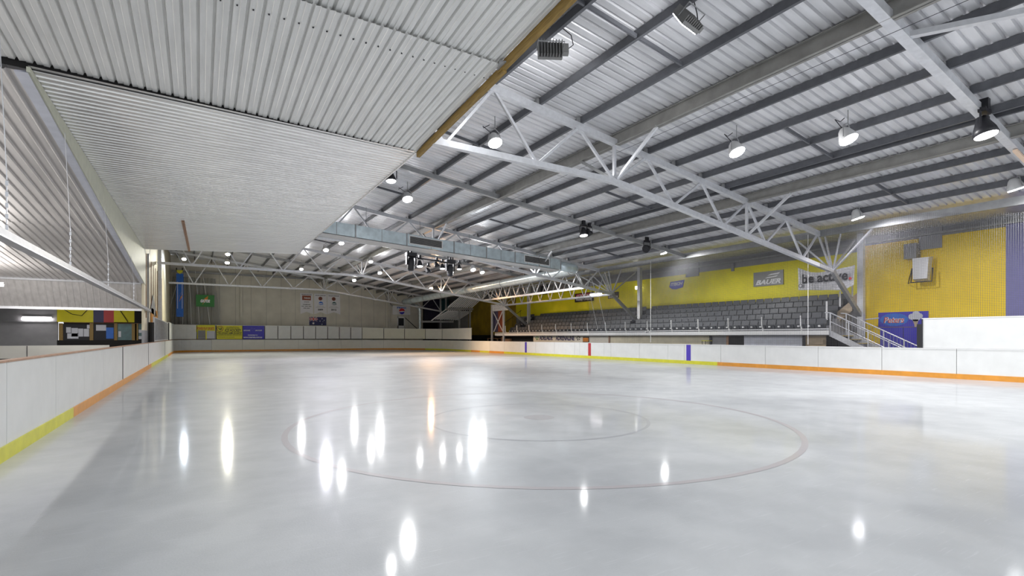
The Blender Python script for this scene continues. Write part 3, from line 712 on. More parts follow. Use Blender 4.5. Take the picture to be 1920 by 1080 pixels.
soffit((812,599,858,600), (842,582,885,583), 56.6, 54.8, 12, 'lower ribbed silver soffit sloping up to the landing')
for (x0,y0,x1,y1,Y,mm,lb) in ((837,579.5,887,579.5,52.4,'steel_m','grey landing beam between the two ribbed soffits'), (790,603,850,603,56,'steel_m','grey rail below the dark violet panel'), (808,602,882,545,56.5,'white','silver raking beam at the edge of the ribbed soffits')):
    tag(MB().beam(at(x0,y0,Y=Y), at(x1,y1,Y=Y-(3.5 if mm == 'white' else 0)), .12, .24 if mm != 'white' else .10).build('landing_beam', M[mm]), lb, 'beam')
for x, y0, y1, lb in ((861,580,618,'left grey post under the landing'),(881,580,618,'right grey post under the landing, beside the ochre wall'),(836,550,582,'slim pale post above the landing'),(826,550,616,'slim pale pole in front of the violet panel')):
    YP = 60.7 if x < 850 else 52.6; a = at(x,y0,Y=YP); a2 = at(x,y1,Y=YP)
    tag(MB().box((a.x-.09,YP-.1,0 if y1 > 600 else a2.z),(a.x+.09,YP+.08,a.z)).build('steel_post', M['steel_m'] if y0 > 560 else M['steel']), lb, 'post')

# ---------------------------------------------------------------- stand
SX = 26.0
YA, YB = 13.05, at(926, 623, X=SX).y-.6
struct(MB().box((SX-.05,YA-.5,1.62),(RW-.03,YB,1.80)).build('floor', M['deck']))
tag(MB().box((SX-.12,YA-.5,1.66),(SX-.05,YB+.2,1.87)).build('stand_fascia', M['white']), 'long white edge beam along the front of the stand', 'edge beam')
tag(MB().box((SX-.12,YA-.5,1.92),(SX-.04,YB+.2,1.97)).build('kerb_rail', M['white']), 'thin white kerb rail just above the stand edge', 'rail')
rows = 5
for i in range(rows):
    X = 26.75+.56*i; z = 1.80+.34*i
    if i: tag(MB().box((X-.28,YA,1.80),(X+.28,YB-1.2,z)).build('stand_step', M['deck']), 'grey concrete step of the stand carrying the %s row of seats' % ['','second','third','fourth','top'][i], 'stand step')
def seat():
    q = MB(); q.k = 0
    # tipped seat pan, backrest shell with curved top, foot; tag
    n = 4
    q.hexa([(-.02,-.24,.40),(.10,-.24,.06),(.10,.24,.06),(-.02,.24,.40),(.03,-.24,.42),(.14,-.24,.08),(.14,.24,.08),(.03,.24,.42)])
    q.hexa([(.16,-.24,.36),(.20,-.24,.36),(.20,.24,.36),(.16,.24,.36),(.22,-.235,.68),(.25,-.235,.68),(.25,.235,.68),(.22,.235,.68)])
    q.hexa([(.22,-.235,.68),(.25,-.235,.68),(.25,.235,.68),(.22,.235,.68),(.235,-.21,.70),(.26,-.21,.70),(.26,.21,.70),(.235,.21,.70)])
    q.box((.12,-.23,0),(.18,-.20,.42)); q.box((.12,.20,0),(.18,.23,.42)); q.box((.06,-.20,.02),(.12,.20,.08))
    q.k = 1; q.box((-.055,-.05,.27),(.02,.05,.345))
    return q.build('stadium_chair', [M['seat'], M['white']], base=(0,0,0))
proto = seat(); first = True
rn = ['front','second','third','fourth','top']
nS = 58; step = (YB-1.2-YA-.6)/(nS-1)
for i in range(rows):
    for k in range(nS):
        Y = YA+.3+k*step
        if (abs(Y-27.0) < .42 or abs(Y-42.0) < .42) and i > 0: continue
        if first: o = proto; first = False
        else: o = proto.copy(); C.objects.link(o)
        o.location = (26.75+.56*i-.10, Y, 1.80+.34*i+.001)
        tag(o, 'dark grey tipped-up seat with white number plate in the %s row of the stand' % rn[i], 'seat', 'seats in the %s row' % rn[i])
# front posts
for x in (948,969.7,992.5,1016.5,1042.3,1071.5,1102,1136,1173,1214,1259,1309.5,1366,1429,1501.6):
    y = at(x, 600, X=SX-.08).y
    q = MB(); q.tube([(SX-.02,y,1.86),(SX-.02,y,1.98),(SX-.10,y,2.12),(SX-.12,y,2.64)], .035, 8)
    tag(q.build('rail_post', M['white']), 'white cranked post standing on the front edge of the stand', 'post', 'cranked posts along the stand front')
# wall below the stand, openings, lettering
UX = SX+.25
def under(x0, x1, mm, name, lab, z1=1.66, z0=0, X=UX, cat='wall panel'):
    a, c = at(x0,640,X=X).y, at(x1,640,X=X).y
    return tag(MB().box((X,c,z0),(X+.08,a,z1)).build(name, M[mm]), lab, cat)
under(1000, 1142, 'beige', 'under_stand_wall', 'beige wall below the stand carrying the team name')
under(1142, 1330, 'beige2', 'under_stand_wall', 'paler beige wall below the middle of the stand')
under(1330, 1364, 'greywall', 'under_stand_wall', 'grey wall piece with door frame below the stand')
under(1364, 1395, 'dark', 'dark_window', 'dark window below the stand', cat='window')
under(1395, 1507, 'flash', 'roller_panel', 'blue grey panel below the near half of the stand')
under(1510, 1548, 'ply', 'plywood_panel', 'plywood panel below the near end of the stand')
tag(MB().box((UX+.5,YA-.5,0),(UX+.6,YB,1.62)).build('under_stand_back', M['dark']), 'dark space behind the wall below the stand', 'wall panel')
for x, mm, lb in ((1142,'cap','brown door frame post below the stand'),(1332,'ink','black post below the stand'),(1364,'cap','brown frame post beside the dark window'),(1507,'ink','black post at the end of the blue grey panel')):
    y = at(x,640,X=UX-.05).y; tag(MB().box((UX-.06,y-.07,0),(UX-.01,y+.07,1.66)).build('frame_post', M[mm]), lb, 'post')
a = at(1524,636,X=UX-.05); tag(MB().box((UX-.06,a.y-.5,1.2),(UX-.01,a.y+.3,1.42)).build('carton', M['ply']), 'small brown carton against the plywood panel', 'carton')
a = at(1326,637,X=25.4); 
t = thing('stool', 'small stool with olive top in front of the stand wall', 'stool', (25.4,a.y,0))
MB().box((25.25,a.y-.2,1.30),(25.6,a.y+.3,1.34)).build('seat', M['kick_y'], t)
for dx in (0,.3):
    for dy in (-.15,.25): MB().tube([(25.28+dx,a.y+dy,1.30),(25.28+dx,a.y+dy,-.02)], .02, 6).build('leg', M['ink'], t)
sg = thing('team_lettering', 'dark blue team name lettering on the beige wall below the stand', 'lettering', (UX-.01, at(1048,634,X=UX-.01).y, 1.3))
def rtxt(s, x0, x1, yc, ht, X, mm, parent, **k):
    a, c = at(x0, yc, X=X), at(x1, yc, X=X); p = (a+c)/2
    return text(s, p, abs(a.y-c.y), ht, 'right', M[mm], parent, **k)
rtxt('ADELAIDE', 1011.5, 1036, 633.4, .40, UX-.01, 'navy', sg, bold=.03)
rtxt('ADRENALINE', 1042, 1077, 633.8, .40, UX-.01, 'navy', sg, bold=.03)
for x, mm in ((1007,'green'),(1084.5,'ink')):
    q = MB(); c0 = at(x,634,X=UX-.01)
    for k in range(5): poly(q, c0, [(math.cos(k*1.26)*.05,math.sin(k*1.26)*.05),(math.cos(k*1.26+.2)*.28,math.sin(k*1.26+.2)*.2),(math.cos(k*1.26+.9)*.24,math.sin(k*1.26+.9)*.2)], 'right')
    q.build('emblem', M[mm], sg)
a = at(1098.5,636.5,X=UX-.02)
t = thing('notice_sign', 'small orange notice with dark frame below the stand', 'sign', a)
plate(MB(), a, .75, .42, 'right', .03).build('frame', M['ink'], t); plate(MB(), a-Vector((.02,0,.02)), .65, .28, 'right', .02).build('face', M['orange'], t)
for d in (-.07,.0,.07): text('ICE SKATE HIRE', a-Vector((.035,0,.02-d)), .55, .035, 'right', M['ink'], t, name='small_lettering')
a = at(1214,622.5,X=SX-.13); t = thing('number_plate', 'little white number plate on the stand edge beam', 'sign', a)
plate(MB(), a, .42,.14,'right',.02).build('face', M['signwhite'], t); text('0017', a-Vector((.014,0,0)), .3,.09,'right',M['ink'],t,bold=.03)

# stairs at the near end of the stand
y0s, y1s = YA-.5, 9.3; n = 9
t = thing('stand_stairs', 'steel stairs with tubular railings down from the near end of the stand', 'stairs', (27,11,0))
for X in (26.05, 27.6):
    MB().beam((X,y0s,1.72),(X,y1s,.02), .05,.26).build('stringer', M['steel'], t)
for i in range(n):
    y = y0s-(i+.5)*(y0s-y1s)/n; z = 1.80-(i+1)*1.80/(n+1)
    tr = MB().box((26.08,y-.13,z-.03),(27.57,y+.13,z)).build('tread', M['deck'], t)
    MB().box((26.08,y-.16,z-.03),(27.57,y-.13,z+.004)).build('nosing', M['tread'], tr)
for X in (26.05, 27.6):
    r = MB().tube([(X,y0s+.25,2.75),(X,y0s,2.72),(X,y1s,.98),(X,y1s-.15,.80)], .028, 8).build('handrail', M['steel'], t)
    MB().tube([(X,y0s,2.30),(X,y1s,.55)], .018, 6).build('mid_rail', M['steel'], t)
    for k in range(5):
        f_ = k/4; y = y0s+(y1s-y0s)*f_; zz = 1.75-1.75*f_
        MB().tube([(X,y,zz),(X,y,zz+.97)], .028, 8).build('rail_post', M['steel'], t)
    q = MB()
    for k in range(1, 24):
        f_ = k/24; y = y0s+(y1s-y0s)*f_; zz = 1.75-1.75*f_; q.tube([(X,y,zz+.08),(X,y,zz+.93)], .008, 4, False)
    q.build('baluster', M['steel_m'], t)
# raking plywood sides of the upper flight
for (x0,y0_,x1,y1_,X,h_,lb) in ((1549,612,1590,572,27.75,.55,'beige raking side panel of the upper stair flight'),(1598,566,1615,548,28.9,.55,'small beige raking panel beside the pale column')):
    a, c = at(x0,y0_,X=X), at(x1,y1_,X=X)
    tag(MB().hexa([(X,a.y,a.z-h_/2),(X+.05,a.y,a.z-h_/2),(X+.05+.4,c.y,c.z-h_/2),(X+.4,c.y,c.z-h_/2),(X,a.y,a.z+h_/2),(X+.05,a.y,a.z+h_/2),(X+.45,c.y,c.z+h_/2),(X+.4,c.y,c.z+h_/2)]).build('stair_side_panel', M['ply']), lb, 'side panel')
for x, yt, yb_, X, lb in ((1575,546,575,27.9,'white post above the beige raking panel'),(1598,528,556,28.6,'white post right of the raking leg'),(1550,565,600,26.9,'white post at the head of the stairs')):
    a = at(x,yt,X=X); c = at(x,yb_,X=X); tag(MB().tube([c,a], .04, 8).build('rail_post', M['white']), lb, 'post')
# far end stairs rail of the stand
t = thing('stair_rail', 'thin dark handrail climbing the far end of the stand', 'handrail', (27.5, YB, 1.8))
MB().tube([(26.2,YB,2.7),(26.6,YB,2.75),(28.95,YB-.1,4.35)], .025, 6).build('handrail', M['ink'], t)
for k in range(6): MB().tube([(26.3+.52*k,YB,1.8+.30*k),(26.3+.52*k,YB,2.72+.32*k)], .015, 6).build('baluster', M['ink'], t)
t = thing('end_gate', 'white frame gate with cross brace at the far end of the stand', 'gate', (25.9, YB+.6, 1.0))
for x in (922.5, 944.5):
    a = at(x, 600, X=25.9); MB().box((25.83,a.y-.12,0),(25.97,a.y+.12,4.9 if x < 930 else 5.4)).build('post', M['steel'], t)
a, c = at(925,585,X=25.9), at(942,620,X=25.9); MB().beam(a, c, .05,.08).build('brace', M['white'], t)
a, c = at(926,622,X=25.9), at(942,584,X=25.9); MB().beam(a, c, .05,.08).build('brace', M['white'], t)
a, c = at(924,584,X=26.1), at(944,622,X=26.1)
MB().box((26.1,c.y,c.z),(26.16,(a.y+c.y)/2,a.z)).build('panel', M['brownp'], t); MB().box((26.1,(a.y+c.y)/2,c.z),(26.16,a.y,a.z)).build('panel', M['violetd'], t)
a = at(937.5,576.5,X=25.75); t = thing('rules_sign', 'white sign with lines of small text hung beyond the far end of the stand', 'sign', a)
w_ = abs(at(923,576,X=25.75).y-at(951.5,576,X=25.75).y); plate(MB(), a, w_, .66, 'right', .03).build('face', M['signwhite'], t)
for k, s in enumerate(('SKATE AT YOUR OWN RISK  NO RUNNING', 'NO FOOD OR DRINK ON THE ICE SURFACE', 'HELMETS ARE AVAILABLE FROM SKATE HIRE', 'PLEASE FOLLOW STAFF DIRECTIONS')):
    text(s, a+Vector((-.02,0,.22-k*.15)), w_*.85, .05, 'right', M['ink'], t, name='small_lettering')

# dim clutter in the doorway by the far end
tag(MB().box((26.6,43.0,0),(27.6,44.2,1.35)).box((26.9,44.6,0),(27.5,45.4,1.5)).box((26.8,46,1.32),(27.6,48.2,1.4)).box((26.8,46,0),(26.9,46.1,1.32)).box((26.8,48.1,0),(26.9,48.2,1.32)).build('workbench', M['cap']), 'dim brown workbench in the dark doorway below the ochre wall', 'bench')

# ---------------------------------------------------------------- signs on the yellow wall
SXW = RW-.06
def rsign(x0, x1, yl0, yl1, yr0, yr1, mm, name, label, X=SXW, t=.03, cat='sign'):
    a, c = at(x0,(yl0+yl1)/2,X=X), at(x1,(yr0+yr1)/2,X=X); p = (a+c)/2
    wd = abs(a.y-c.y); ht = ((at(x0,yl0,X=X)-at(x0,yl1,X=X)).z+(at(x1,yr0,X=X)-at(x1,yr1,X=X)).z)/2
    th = thing(name, label, cat, p); 
    if mm: plate(MB(), p, wd, ht, 'right', t).build('face', M[mm], th)
    return th, p, wd, ht
t, p, wd, ht = rsign(1413,1469,512,538,505,533.5,'lampgrey','advert_sign','dark grey advert with white slanted letters and swoosh on the yellow wall')
n_ = Vector((-.02,0,0))
text('BAUER', p+n_+Vector((0,0,-ht*.22)), wd*.84, ht*.34, 'right', M['signwhite'], t, shear=.35, bold=.04)
q = MB(); poly(q, p+n_, [(-wd*.12,ht*.02),(wd*.28,ht*.08),(wd*.33,ht*.16),(-wd*.02,ht*.09)], 'right'); poly(q, p+n_, [(-wd*.02,ht*.2),(wd*.1,ht*.30),(wd*.40,ht*.34),(wd*.34,ht*.24),(wd*.1,ht*.22)], 'right'); q.build('swoosh', M['signwhite'], t)
t, p, wd, ht = rsign(1255,1283,527.5,541,525,542,None,'advert_sign','violet six-sided advert with white letters on the yellow wall')
q = MB(); poly(q, p+Vector((.03,0,0)), [(-wd*.42,ht*.42),(wd*.5,ht*.5),(wd*.4,-ht*.38),(-wd*.05,-ht*.55),(-wd*.30,-ht*.5),(-wd*.5,-ht*.2)], 'right', .04); q.build('face', M['bluep'], t)
text('ITECH', p+n_+Vector((0,0,ht*.1)), wd*.8, ht*.42, 'right', M['signwhite'], t, shear=.25, bold=.04)
t, p, wd, ht = rsign(1078,1113,550.5,567,547.5,564,'ink','advert_sign','black framed advert with red and white lettering near the far end of the yellow wall')
plate(MB(), p+Vector((-.012,0,ht*.2)), wd*.85, ht*.42, 'right', .015).build('panel', M['redp'], t)
text('CCM  KOHO', p+Vector((-.025,0,ht*.2)), wd*.78, ht*.3, 'right', M['signwhite'], t, shear=.2, bold=.03)
text('Hockey Company', p+n_+Vector((0,0,-ht*.24)), wd*.85, ht*.34, 'right', M['signwhite'], t, bold=.03)
t, p, wd, ht = rsign(1140,1160,549,560.5,546.5,558,'ink','advert_sign','black advert with white capitals, half hidden by the raking leg')
text('EASTON', p+n_+Vector((0,0,-ht*.25)), wd*.8, ht*.3, 'right', M['signwhite'], t, bold=.03)
q = MB(); poly(q, p+n_, circ(ht*.2, 0, ht*.2, 12, 0, math.pi, 1.6), 'right'); q.build('emblem', M['signwhite'], t)
# draped banner, hung from the column head
t = thing('fabric_banner', 'draped white fabric banner with old style black lettering beside the column', 'banner', at(1548,520,X=27.2))
BX = 27.2; A = [at(1497.5,502,X=BX), at(1566,508,X=BX), at(1602,497,X=BX), at(1596,536,X=BX), at(1580,548,X=BX), at(1495.5,544,X=BX)]
mbq = MB(); nx, nz_ = 22, 8
def bpt(u, v):
    x = 1496+(1602-1496)*u; tp = 502+9*math.sin(math.pi*min(1,u/.66))**1.0 if u < .66 else 502+ (506-502)*(1-(u-.66)/.34)-5*((u-.66)/.34)
    bt = 544 if u < .80 else 544-10*((u-.8)/.2)
    p = at(x, tp+(bt-tp)*v, X=BX); p.x += .06*math.sin(u*15+v*2)*(1-v*.3); return p
for i in range(nx):
    for j in range(nz_): mbq.face([bpt(i/nx,j/nz_), bpt((i+1)/nx,j/nz_), bpt((i+1)/nx,(j+1)/nz_), bpt(i/nx,(j+1)/nz_)])
o = mbq.build('cloth', M['cloth'], t, smooth=True)
mod = o.modifiers.new('thickness', 'SOLIDIFY'); mod.thickness = .006
rtxt('be active', 1504, 1590, 519.5, .50, BX-.10, 'ink', t, bold=.03, name='lettering')
q = MB(); poly(q, at(1594,522,X=BX-.10), circ(.07), 'right'); q.build('red_dot', M['redp'], t)
rtxt("it's your move", 1505, 1565, 527.5, .12, BX-.10, 'ink', t, bold=.0, name='small_lettering')
q = MB(); poly(q, at(1501,536,X=BX-.09), circ(.10), 'right'); q.build('round_mark', M['ink'], t)
q = MB(); poly(q, at(1501,536,X=BX-.10), circ(.075), 'right'); q.build('round_mark', M['cloth'], t)
# blue ice cream sign and blue door panels
t, p, wd, ht = rsign(1647,1741,587,613,582,613,'bluep','advert_sign','blue ice cream advert with oval white lettering, low on the golden wall',X=RW-.05)
q = MB(); poly(q, p+Vector((-.02,0,.0))+Vector((0,wd*.17,0)), circ(ht*.42,0,0,24,0,2*math.pi,1.9), 'right'); q.build('oval', M['bluebanner'], t)
text('Peters', p+Vector((-.03,wd*.17,-.02)), wd*.42, ht*.42, 'right', M['signwhite'], t, shear=.2, bold=.06)
text('Peters', p+Vector((-.04,wd*.17,-.02)), wd*.42, ht*.42, 'right', M['redp'], t, shear=.2, bold=.0)
q = MB(); c0 = p+Vector((-.02,-wd*.26,0))
for k, (cx_, cy_, r_) in enumerate(((0,.08,.20),(-.16,.12,.14),(.16,.14,.13),(.02,.24,.15))): poly(q, c0+Vector((-.004*k,0,0)), circ(r_,cx_,cy_,14), 'right')
q.build('ice_cream_scoop', M['paper'], t)
q = MB(); poly(q, c0, [(-.12,-.02),(.12,-.02),(.03,-.38),(-.03,-.38)], 'right'); q.build('cone', M['ply'], t)
t, p, wd, ht = rsign(1650,1741,615,690,613,700,'bluep','blue_door_panel','pair of blue doors below the ice cream advert',X=RW-.05,cat='door')
q = MB(); plate(q, p+Vector((-.02,0,0)), .03, ht, 'right', .01); q.build('door_gap', M['gap'], t)
q = MB(); plate(q, p+Vector((-.03,-wd*.40,.25)), .12, .30, 'right', .02); q.build('door_handle', M['steel'], t)
tag(MB().tube([at(1616,600,X=28.5), at(1648,596.5,X=28.9)], .035, 8).build('side_rail', M['steel']), 'pale horizontal rail left of the ice cream advert', 'rail')
# floodlight on golden wall, speaker box
a, c = at(1712,483,X=28.7), at(1743,526,X=28.7)
t = thing('wall_floodlight', 'large pale floodlight in a black yoke on the golden wall', 'floodlight', (28.7,(a.y+c.y)/2,c.z))
MB().hexa([(28.55,c.y+.05,c.z+.1),(28.85,c.y+.05,c.z),(28.85,a.y-.05,c.z),(28.55,a.y-.05,c.z+.1),(28.6,c.y,a.z-.05),(29.1,c.y,a.z),(29.1,a.y,a.z),(28.6,a.y,a.z-.05)]).build('lamp_body', M['lampwhite'], t)
yk = MB(); yk.tube([(28.8,a.y+.08,a.z-.55),(28.7,a.y+.08,c.z-.03),(28.7,c.y-.08,c.z-.03),(28.8,c.y-.08,a.z-.55)], .03, 6); yk.tube([(28.7,a.y+.08,c.z),(29.4,a.y+.45,c.z-.02),(28.8,a.y+.08,a.z-.5)], .02, 6)
yk.build('yoke', M['black'], t)
a, c = at(1698,459,X=29.1), at(1721,484,X=29.1)
tag(MB().box((28.9,c.y,c.z),(29.4,a.y,a.z)).box((29.4,(a.y+c.y)/2-.05,(a.z+c.z)/2-.05),(29.47,(a.y+c.y)/2+.05,(a.z+c.z)/2+.05)).build('loudspeaker', M['lampgrey']), 'dark box loudspeaker above the floodlight on the golden wall', 'loudspeaker')
a = at(1195.5,539.5,X=RW-.2); t = thing('wall_lamp', 'small lit wall lamp on the lemon yellow wall', 'wall lamp', a)
plate(MB(), a, .42,.24,'right',.08).build('lens', M['lens_s'], t); MB().box((RW-.16,a.y-.2,a.z-.14),(RW-.03,a.y+.2,a.z+.14)).build('housing', M['lampgrey'], t)
a = at(1020,545,X=RW-.3); tag(MB().box((RW-.5,a.y-.35,a.z-.35),(RW-.04,a.y+.35,a.z+.45)).build('loudspeaker', M['black']), 'black box loudspeaker high on the far part of the yellow wall', 'loudspeaker')
a = at(1000,555,X=RW-.3)

# ---------------------------------------------------------------- safety net
def netwall(X, Ya, Yb, zb, ztf, cell, th, name, label, mm):
    q = MB(); n = int((Yb-Ya)/cell)
    for i in range(n+1):
        y = Ya+i*cell; z1 = ztf(y)
        q.face([(X,y-th/2,zb),(X,y+th/2,zb),(X,y+th/2,z1),(X,y-th/2,z1)]); q.face([(X-th/2,y,zb),(X+th/2,y,zb),(X+th/2,y,z1),(X-th/2,y,z1)])
    z = zb
    while z < 6.9:
        # runs where net exists
        st = None
        N = 60
        for i in range(N+1):
            y = Ya+(Yb-Ya)*i/N; ok = ztf(y) > z
            if ok and st is None: st = y
            if (not ok or i == N) and st is not None:
                q.face([(X,st,z-th/2),(X,st,z+th/2),(X,y,z+th/2),(X,y,z-th/2)]); q.face([(X-th/2,st,z),(X+th/2,st,z),(X+th/2,y,z),(X-th/2,y,z)]); st = None
        z += cell
    return tag(q.build(name, mm), label, 'netting')
def nett(y):
    if y < 5.5: return 5.85
    if y < 9: return 5.85+(y-5.5)/3.5*.75
    return 6.60-(.28 if y > 12.1 else 0) + .12*math.sin((y-12)*.42)
netwall(RX+.22, -1.4, 28.0, 1.13, nett, .062, .0070, 'safety_net', 'tall square mesh safety net behind the right boards in front of the stand', M['net'])
for x in (1220, 1515):
    y = at(x,500,X=RX+.2).y; tag(MB().tube([(RX+.2,y,1.2),(RX+.2,y,6.3)], .012, 5).build('net_rope', M['white']), 'thin white upright rope in the net, %s' % ('near the middle of the stand' if x < 1300 else 'left of the fabric banner'), 'rope')
for xs in ((1108,1121,560,618),(1124,1137,562,620)):
    a = at(xs[0],xs[2],X=RX+.3); c = at(xs[1],xs[3],X=RX+.3); tag(MB().tube([a+Vector((0,0,1.2)),a,c], .012, 5).build('net_rope', M['white']), 'thin slanting white rope before the far seats, %s one of two' % ('left' if xs[0] < 1110 else 'right'), 'rope')

# ---------------------------------------------------------------- end wall: curtain, banners, flag, signs
q = MB(); YC = FW-1.1; n = 60; x0c, x1c = -2.3, at(404,600,Y=YC).x
for i in range(n):
    a = x0c+(x1c-x0c)*i/n; c = x0c+(x1c-x0c)*(i+1)/n; fa = .12*math.sin(i*1.1)*(1.4 if i < 22 else .4); fc = .12*math.sin((i+1)*1.1)*(1.4 if i+1 < 22 else .4)
    q.face([(a,YC+fa,2.4),(c+(.5 if i == n-1 else 0),YC+fc,2.4),(c,YC+fc,7.6),(a,YC+fa,7.6)])
tag(q.build('net_curtain', M['curtain'], smooth=True), 'fine grey netting curtain hanging in the far left corner', 'curtain')
for k, (xa_, xb) in enumerate(((353,359),(366,374),(378.5,393.5),(342,342.5))):
    a = at(xa_,506,Y=YC-.3); c = at(xb,608,Y=YC-.3); tag(MB().tube([a, a.lerp(c,.5)+Vector((.05,0,0)), c], .018, 5).build('curtain_rope', M['white']), 'white rope on the grey curtain, %s' % ['left of the green sign','through the left edge of the green sign','passing right of the green sign','behind the blue banner'][k], 'rope')
a, c = at(337,513,Y=YC-.6), at(312,600,Y=YC-.6); tag(MB().tube([a,c], .018, 5).build('curtain_rope', M['white']), 'slanting pale rope left of the blue banner', 'rope')
def fsign(x0, x1, y0, y1, Y, mm, name, label, cat='sign', t=.05):
    p = at((x0+x1)/2,(y0+y1)/2,Y=Y); wd = (at(x1,600,Y=Y)-at(x0,600,Y=Y)).x; zz = F/(p.x*ST+p.y*CT); ht = (y1-y0)/zz
    th = thing(name, label, cat, p)
    if mm: plate(MB(), p, wd, ht, 'far', t).build('face', M[mm], th)
    return th, p, wd, ht
nf = Vector((0,-.032,0))
t, p, wd, ht = fsign(367.5,402,553,575,YC-.5,'green','advert_sign','green sports drink sign with orange bolt hanging before the curtain')
q = MB(); poly(q, p+nf, [(-.05*wd,.18*ht),(.16*wd,.42*ht),(.12*wd,.05*ht),(.0,-.02*ht),(-.18*wd,-.40*ht),(-.02*wd,.05*ht)], 'far'); q.build('bolt', M['orange'], t)
text('GATOR', p+nf*1.2+Vector((0,0,-.02*ht)), wd*.52, ht*.28, 'far', M['signwhite'], t, shear=.35, bold=.08)
t, p, wd, ht = fsign(330.5,344,513,594,YC-.9,'bluebanner','hanging_banner','tall narrow blue banner hanging in the far left corner','banner')
q = MB(); poly(q, p+nf, [(-wd*.1,-ht*.16),(wd*.45,ht*.02),(wd*.1,-ht*.04)], 'far'); poly(q, p+nf, [(-wd*.3,-ht*.1),(wd*.4,ht*.12),(0,0)], 'far'); q.build('orange_flash', M['orange'], t)
for d in (.34,.02,-.3):
    q = MB(); 
    for s in (-1,1): plate(q, p+nf+Vector((s*wd*.32,0,0)), .04, ht*.62, 'far', .01)
q.build('border', M['signwhite'], t)
q = MB(); poly(q, at(337,512,Y=YC-1.0), [(-.28,.28),(.28,.28),(.22,.1),(0,-.1),(-.22,.1)], 'far', .05); q.build('top_tab', M['adyel'], t)
MB().tube([at(331,508,Y=YC-.95), at(331,502,Y=YC-.95)], .05, 6).tube([at(342,508,Y=YC-.95), at(342,502,Y=YC-.95)], .05, 6).build('hook', M['ink'], t)
# three pennant banners
def pennant(x0, x1, y0, y1, mm, lab):
    Y = FW-.03; p = at((x0+x1)/2,(y0+y1)/2,Y=Y); zz = F/(p.x*ST+p.y*CT); wd = (at(x1,600,Y=Y)-at(x0,600,Y=Y)).x; ht = (y1-y0)/zz
    t = thing('pennant_banner', lab, 'banner', p, None)
    q = MB(); poly(q, p, [(-wd/2,ht/2),(wd/2,ht/2),(wd/2+.05,-ht/2),(.0,-ht/2+ht*.11),(-wd/2+.02,-ht/2)][::-1], 'far', .012); q.build('cloth', M[mm], t)
    MB().tube([p+Vector((-wd/2,0,ht/2)), p+Vector((wd/2,0,ht/2))], .02, 6).build('top_rod', M['steel'], t)
    return t, p, wd, ht
nf2 = Vector((0,-.018,0))
t, p, wd, ht = pennant(563,586.5,550,589,'cloth','left of three white pennants, with brown red logo block and year list')
text('ADELAIDE AVALANCHE', p+nf2+Vector((0,0,ht*.44)), wd*.8, .10, 'far', M['ink'], t, bold=.04)
q = MB(); plate(q, p+nf2+Vector((0,.004,ht*.28)), wd*.7, ht*.22, 'far', .01); q.build('logo_block', M['brownp'], t)
text('Avalanche', p+nf2+Vector((.05,-.006,ht*.28)), wd*.5, .18, 'far', M['signwhite'], t, shear=.3, bold=.04)
for s, d, f_ in (('JUNIOR',.08,.42),('CHAMPIONS',-.04,.6),('2001, 2002, 2003,',-.13,.8),('2005, 2006',-.22,.5)):
    text(s, p+nf2+Vector((0,0,ht*d)), wd*f_, .11, 'far', M['ink'], t, bold=.03)
def emblem(t, c, mm):
    q = MB(); poly(q, c, circ(.22,0,0,18), 'far', .006); q.build('round_emblem', M[mm], t)
    q = MB()
    for k in (-1,0,1): poly(q, c+Vector((0,-.008,0)), [(-.16,k*.1-.03),(.12,k*.1+.0),(.20,k*.1+.05),(-.10,k*.1+.02)], 'far')
    q.build('emblem_stroke', M['ink'], t)
for x0, x1, mm2, yr_, lab in ((589,612.5,'bluebanner','2009','middle of three white pennants, reading 2009'), (613.8,637.5,'teal','2012','right of three white pennants, reading 2012')):
    t, p, wd, ht = pennant(x0,x1,551 if x0 < 600 else 552,589.5,'cloth',lab)
    text('ADELAIDE ADRENALINE', p+nf2+Vector((0,0,ht*.42)), wd*.82, .09, 'far', M['ink'], t, bold=.03)
    emblem(t, p+nf2+Vector((0,0,ht*.27)), 'brownp')
    q = MB(); poly(q, p+nf2+Vector((.05,0,ht*.07)), [(-.26,-.08),(-.16,.08),(.0,.14),(.18,.06),(.28,-.1),(.05,-.04)], 'far'); poly(q, p+nf2+Vector((.05,0,ht*.03)), [(-.30,-.10),(.24,-.04),(.28,-.12),(-.1,-.16)], 'far'); q.build('emblem', M[mm2], t)
    text('GOODALL CUP', p+nf2+Vector((0,0,-ht*.10)), wd*.5, .07, 'far', M['lampgrey'], t); text('AUSTRALIAN CHAMPIONS', p+nf2+Vector((0,0,-ht*.16)), wd*.75, .08, 'far', M['lampgrey'], t)
    text(yr_, p+nf2+Vector((0,0,-ht*.27)), wd*.42, .22, 'far', M['ink'], t, bold=.04)
# flag
t, p, wd, ht = fsign(579.5,612,594.5,610,FW-.03,'navy','national_flag','dark blue flag with union canton and white stars on the end wall','flag',.012)
n3 = Vector((0,-.010,0)); cw, chh = wd*.5, ht*.5; c0 = p+n3+Vector((-wd*.25,0,ht*.25))
q = MB()
for s in (-1,1): poly(q, c0, [(-cw/2,-s*chh/2),(-cw/2+.14,-s*chh/2),(cw/2,s*chh/2),(cw/2-.14,s*chh/2)], 'far', .003)
q.build('white_saltire', M['signwhite'], t)
q = MB()
for s in (-1,1): poly(q, c0+n3*.4, [(-cw/2+.03,-s*chh/2),(-cw/2+.09,-s*chh/2),(cw/2-.03,s*chh/2),(cw/2-.09,s*chh/2)], 'far', .003)
q.build('red_saltire', M['redp'], t)
q = MB(); plate(q, c0+n3*.9, cw, .17, 'far', .004); plate(q, c0+n3*.9, .17, chh, 'far', .004); q.build('white_cross', M['signwhite'], t)
q = MB(); plate(q, c0+n3*1.4, cw, .09, 'far', .004); plate(q, c0+n3*1.4, .09, chh, 'far', .004); q.build('red_cross', M['redp'], t)
q = MB()
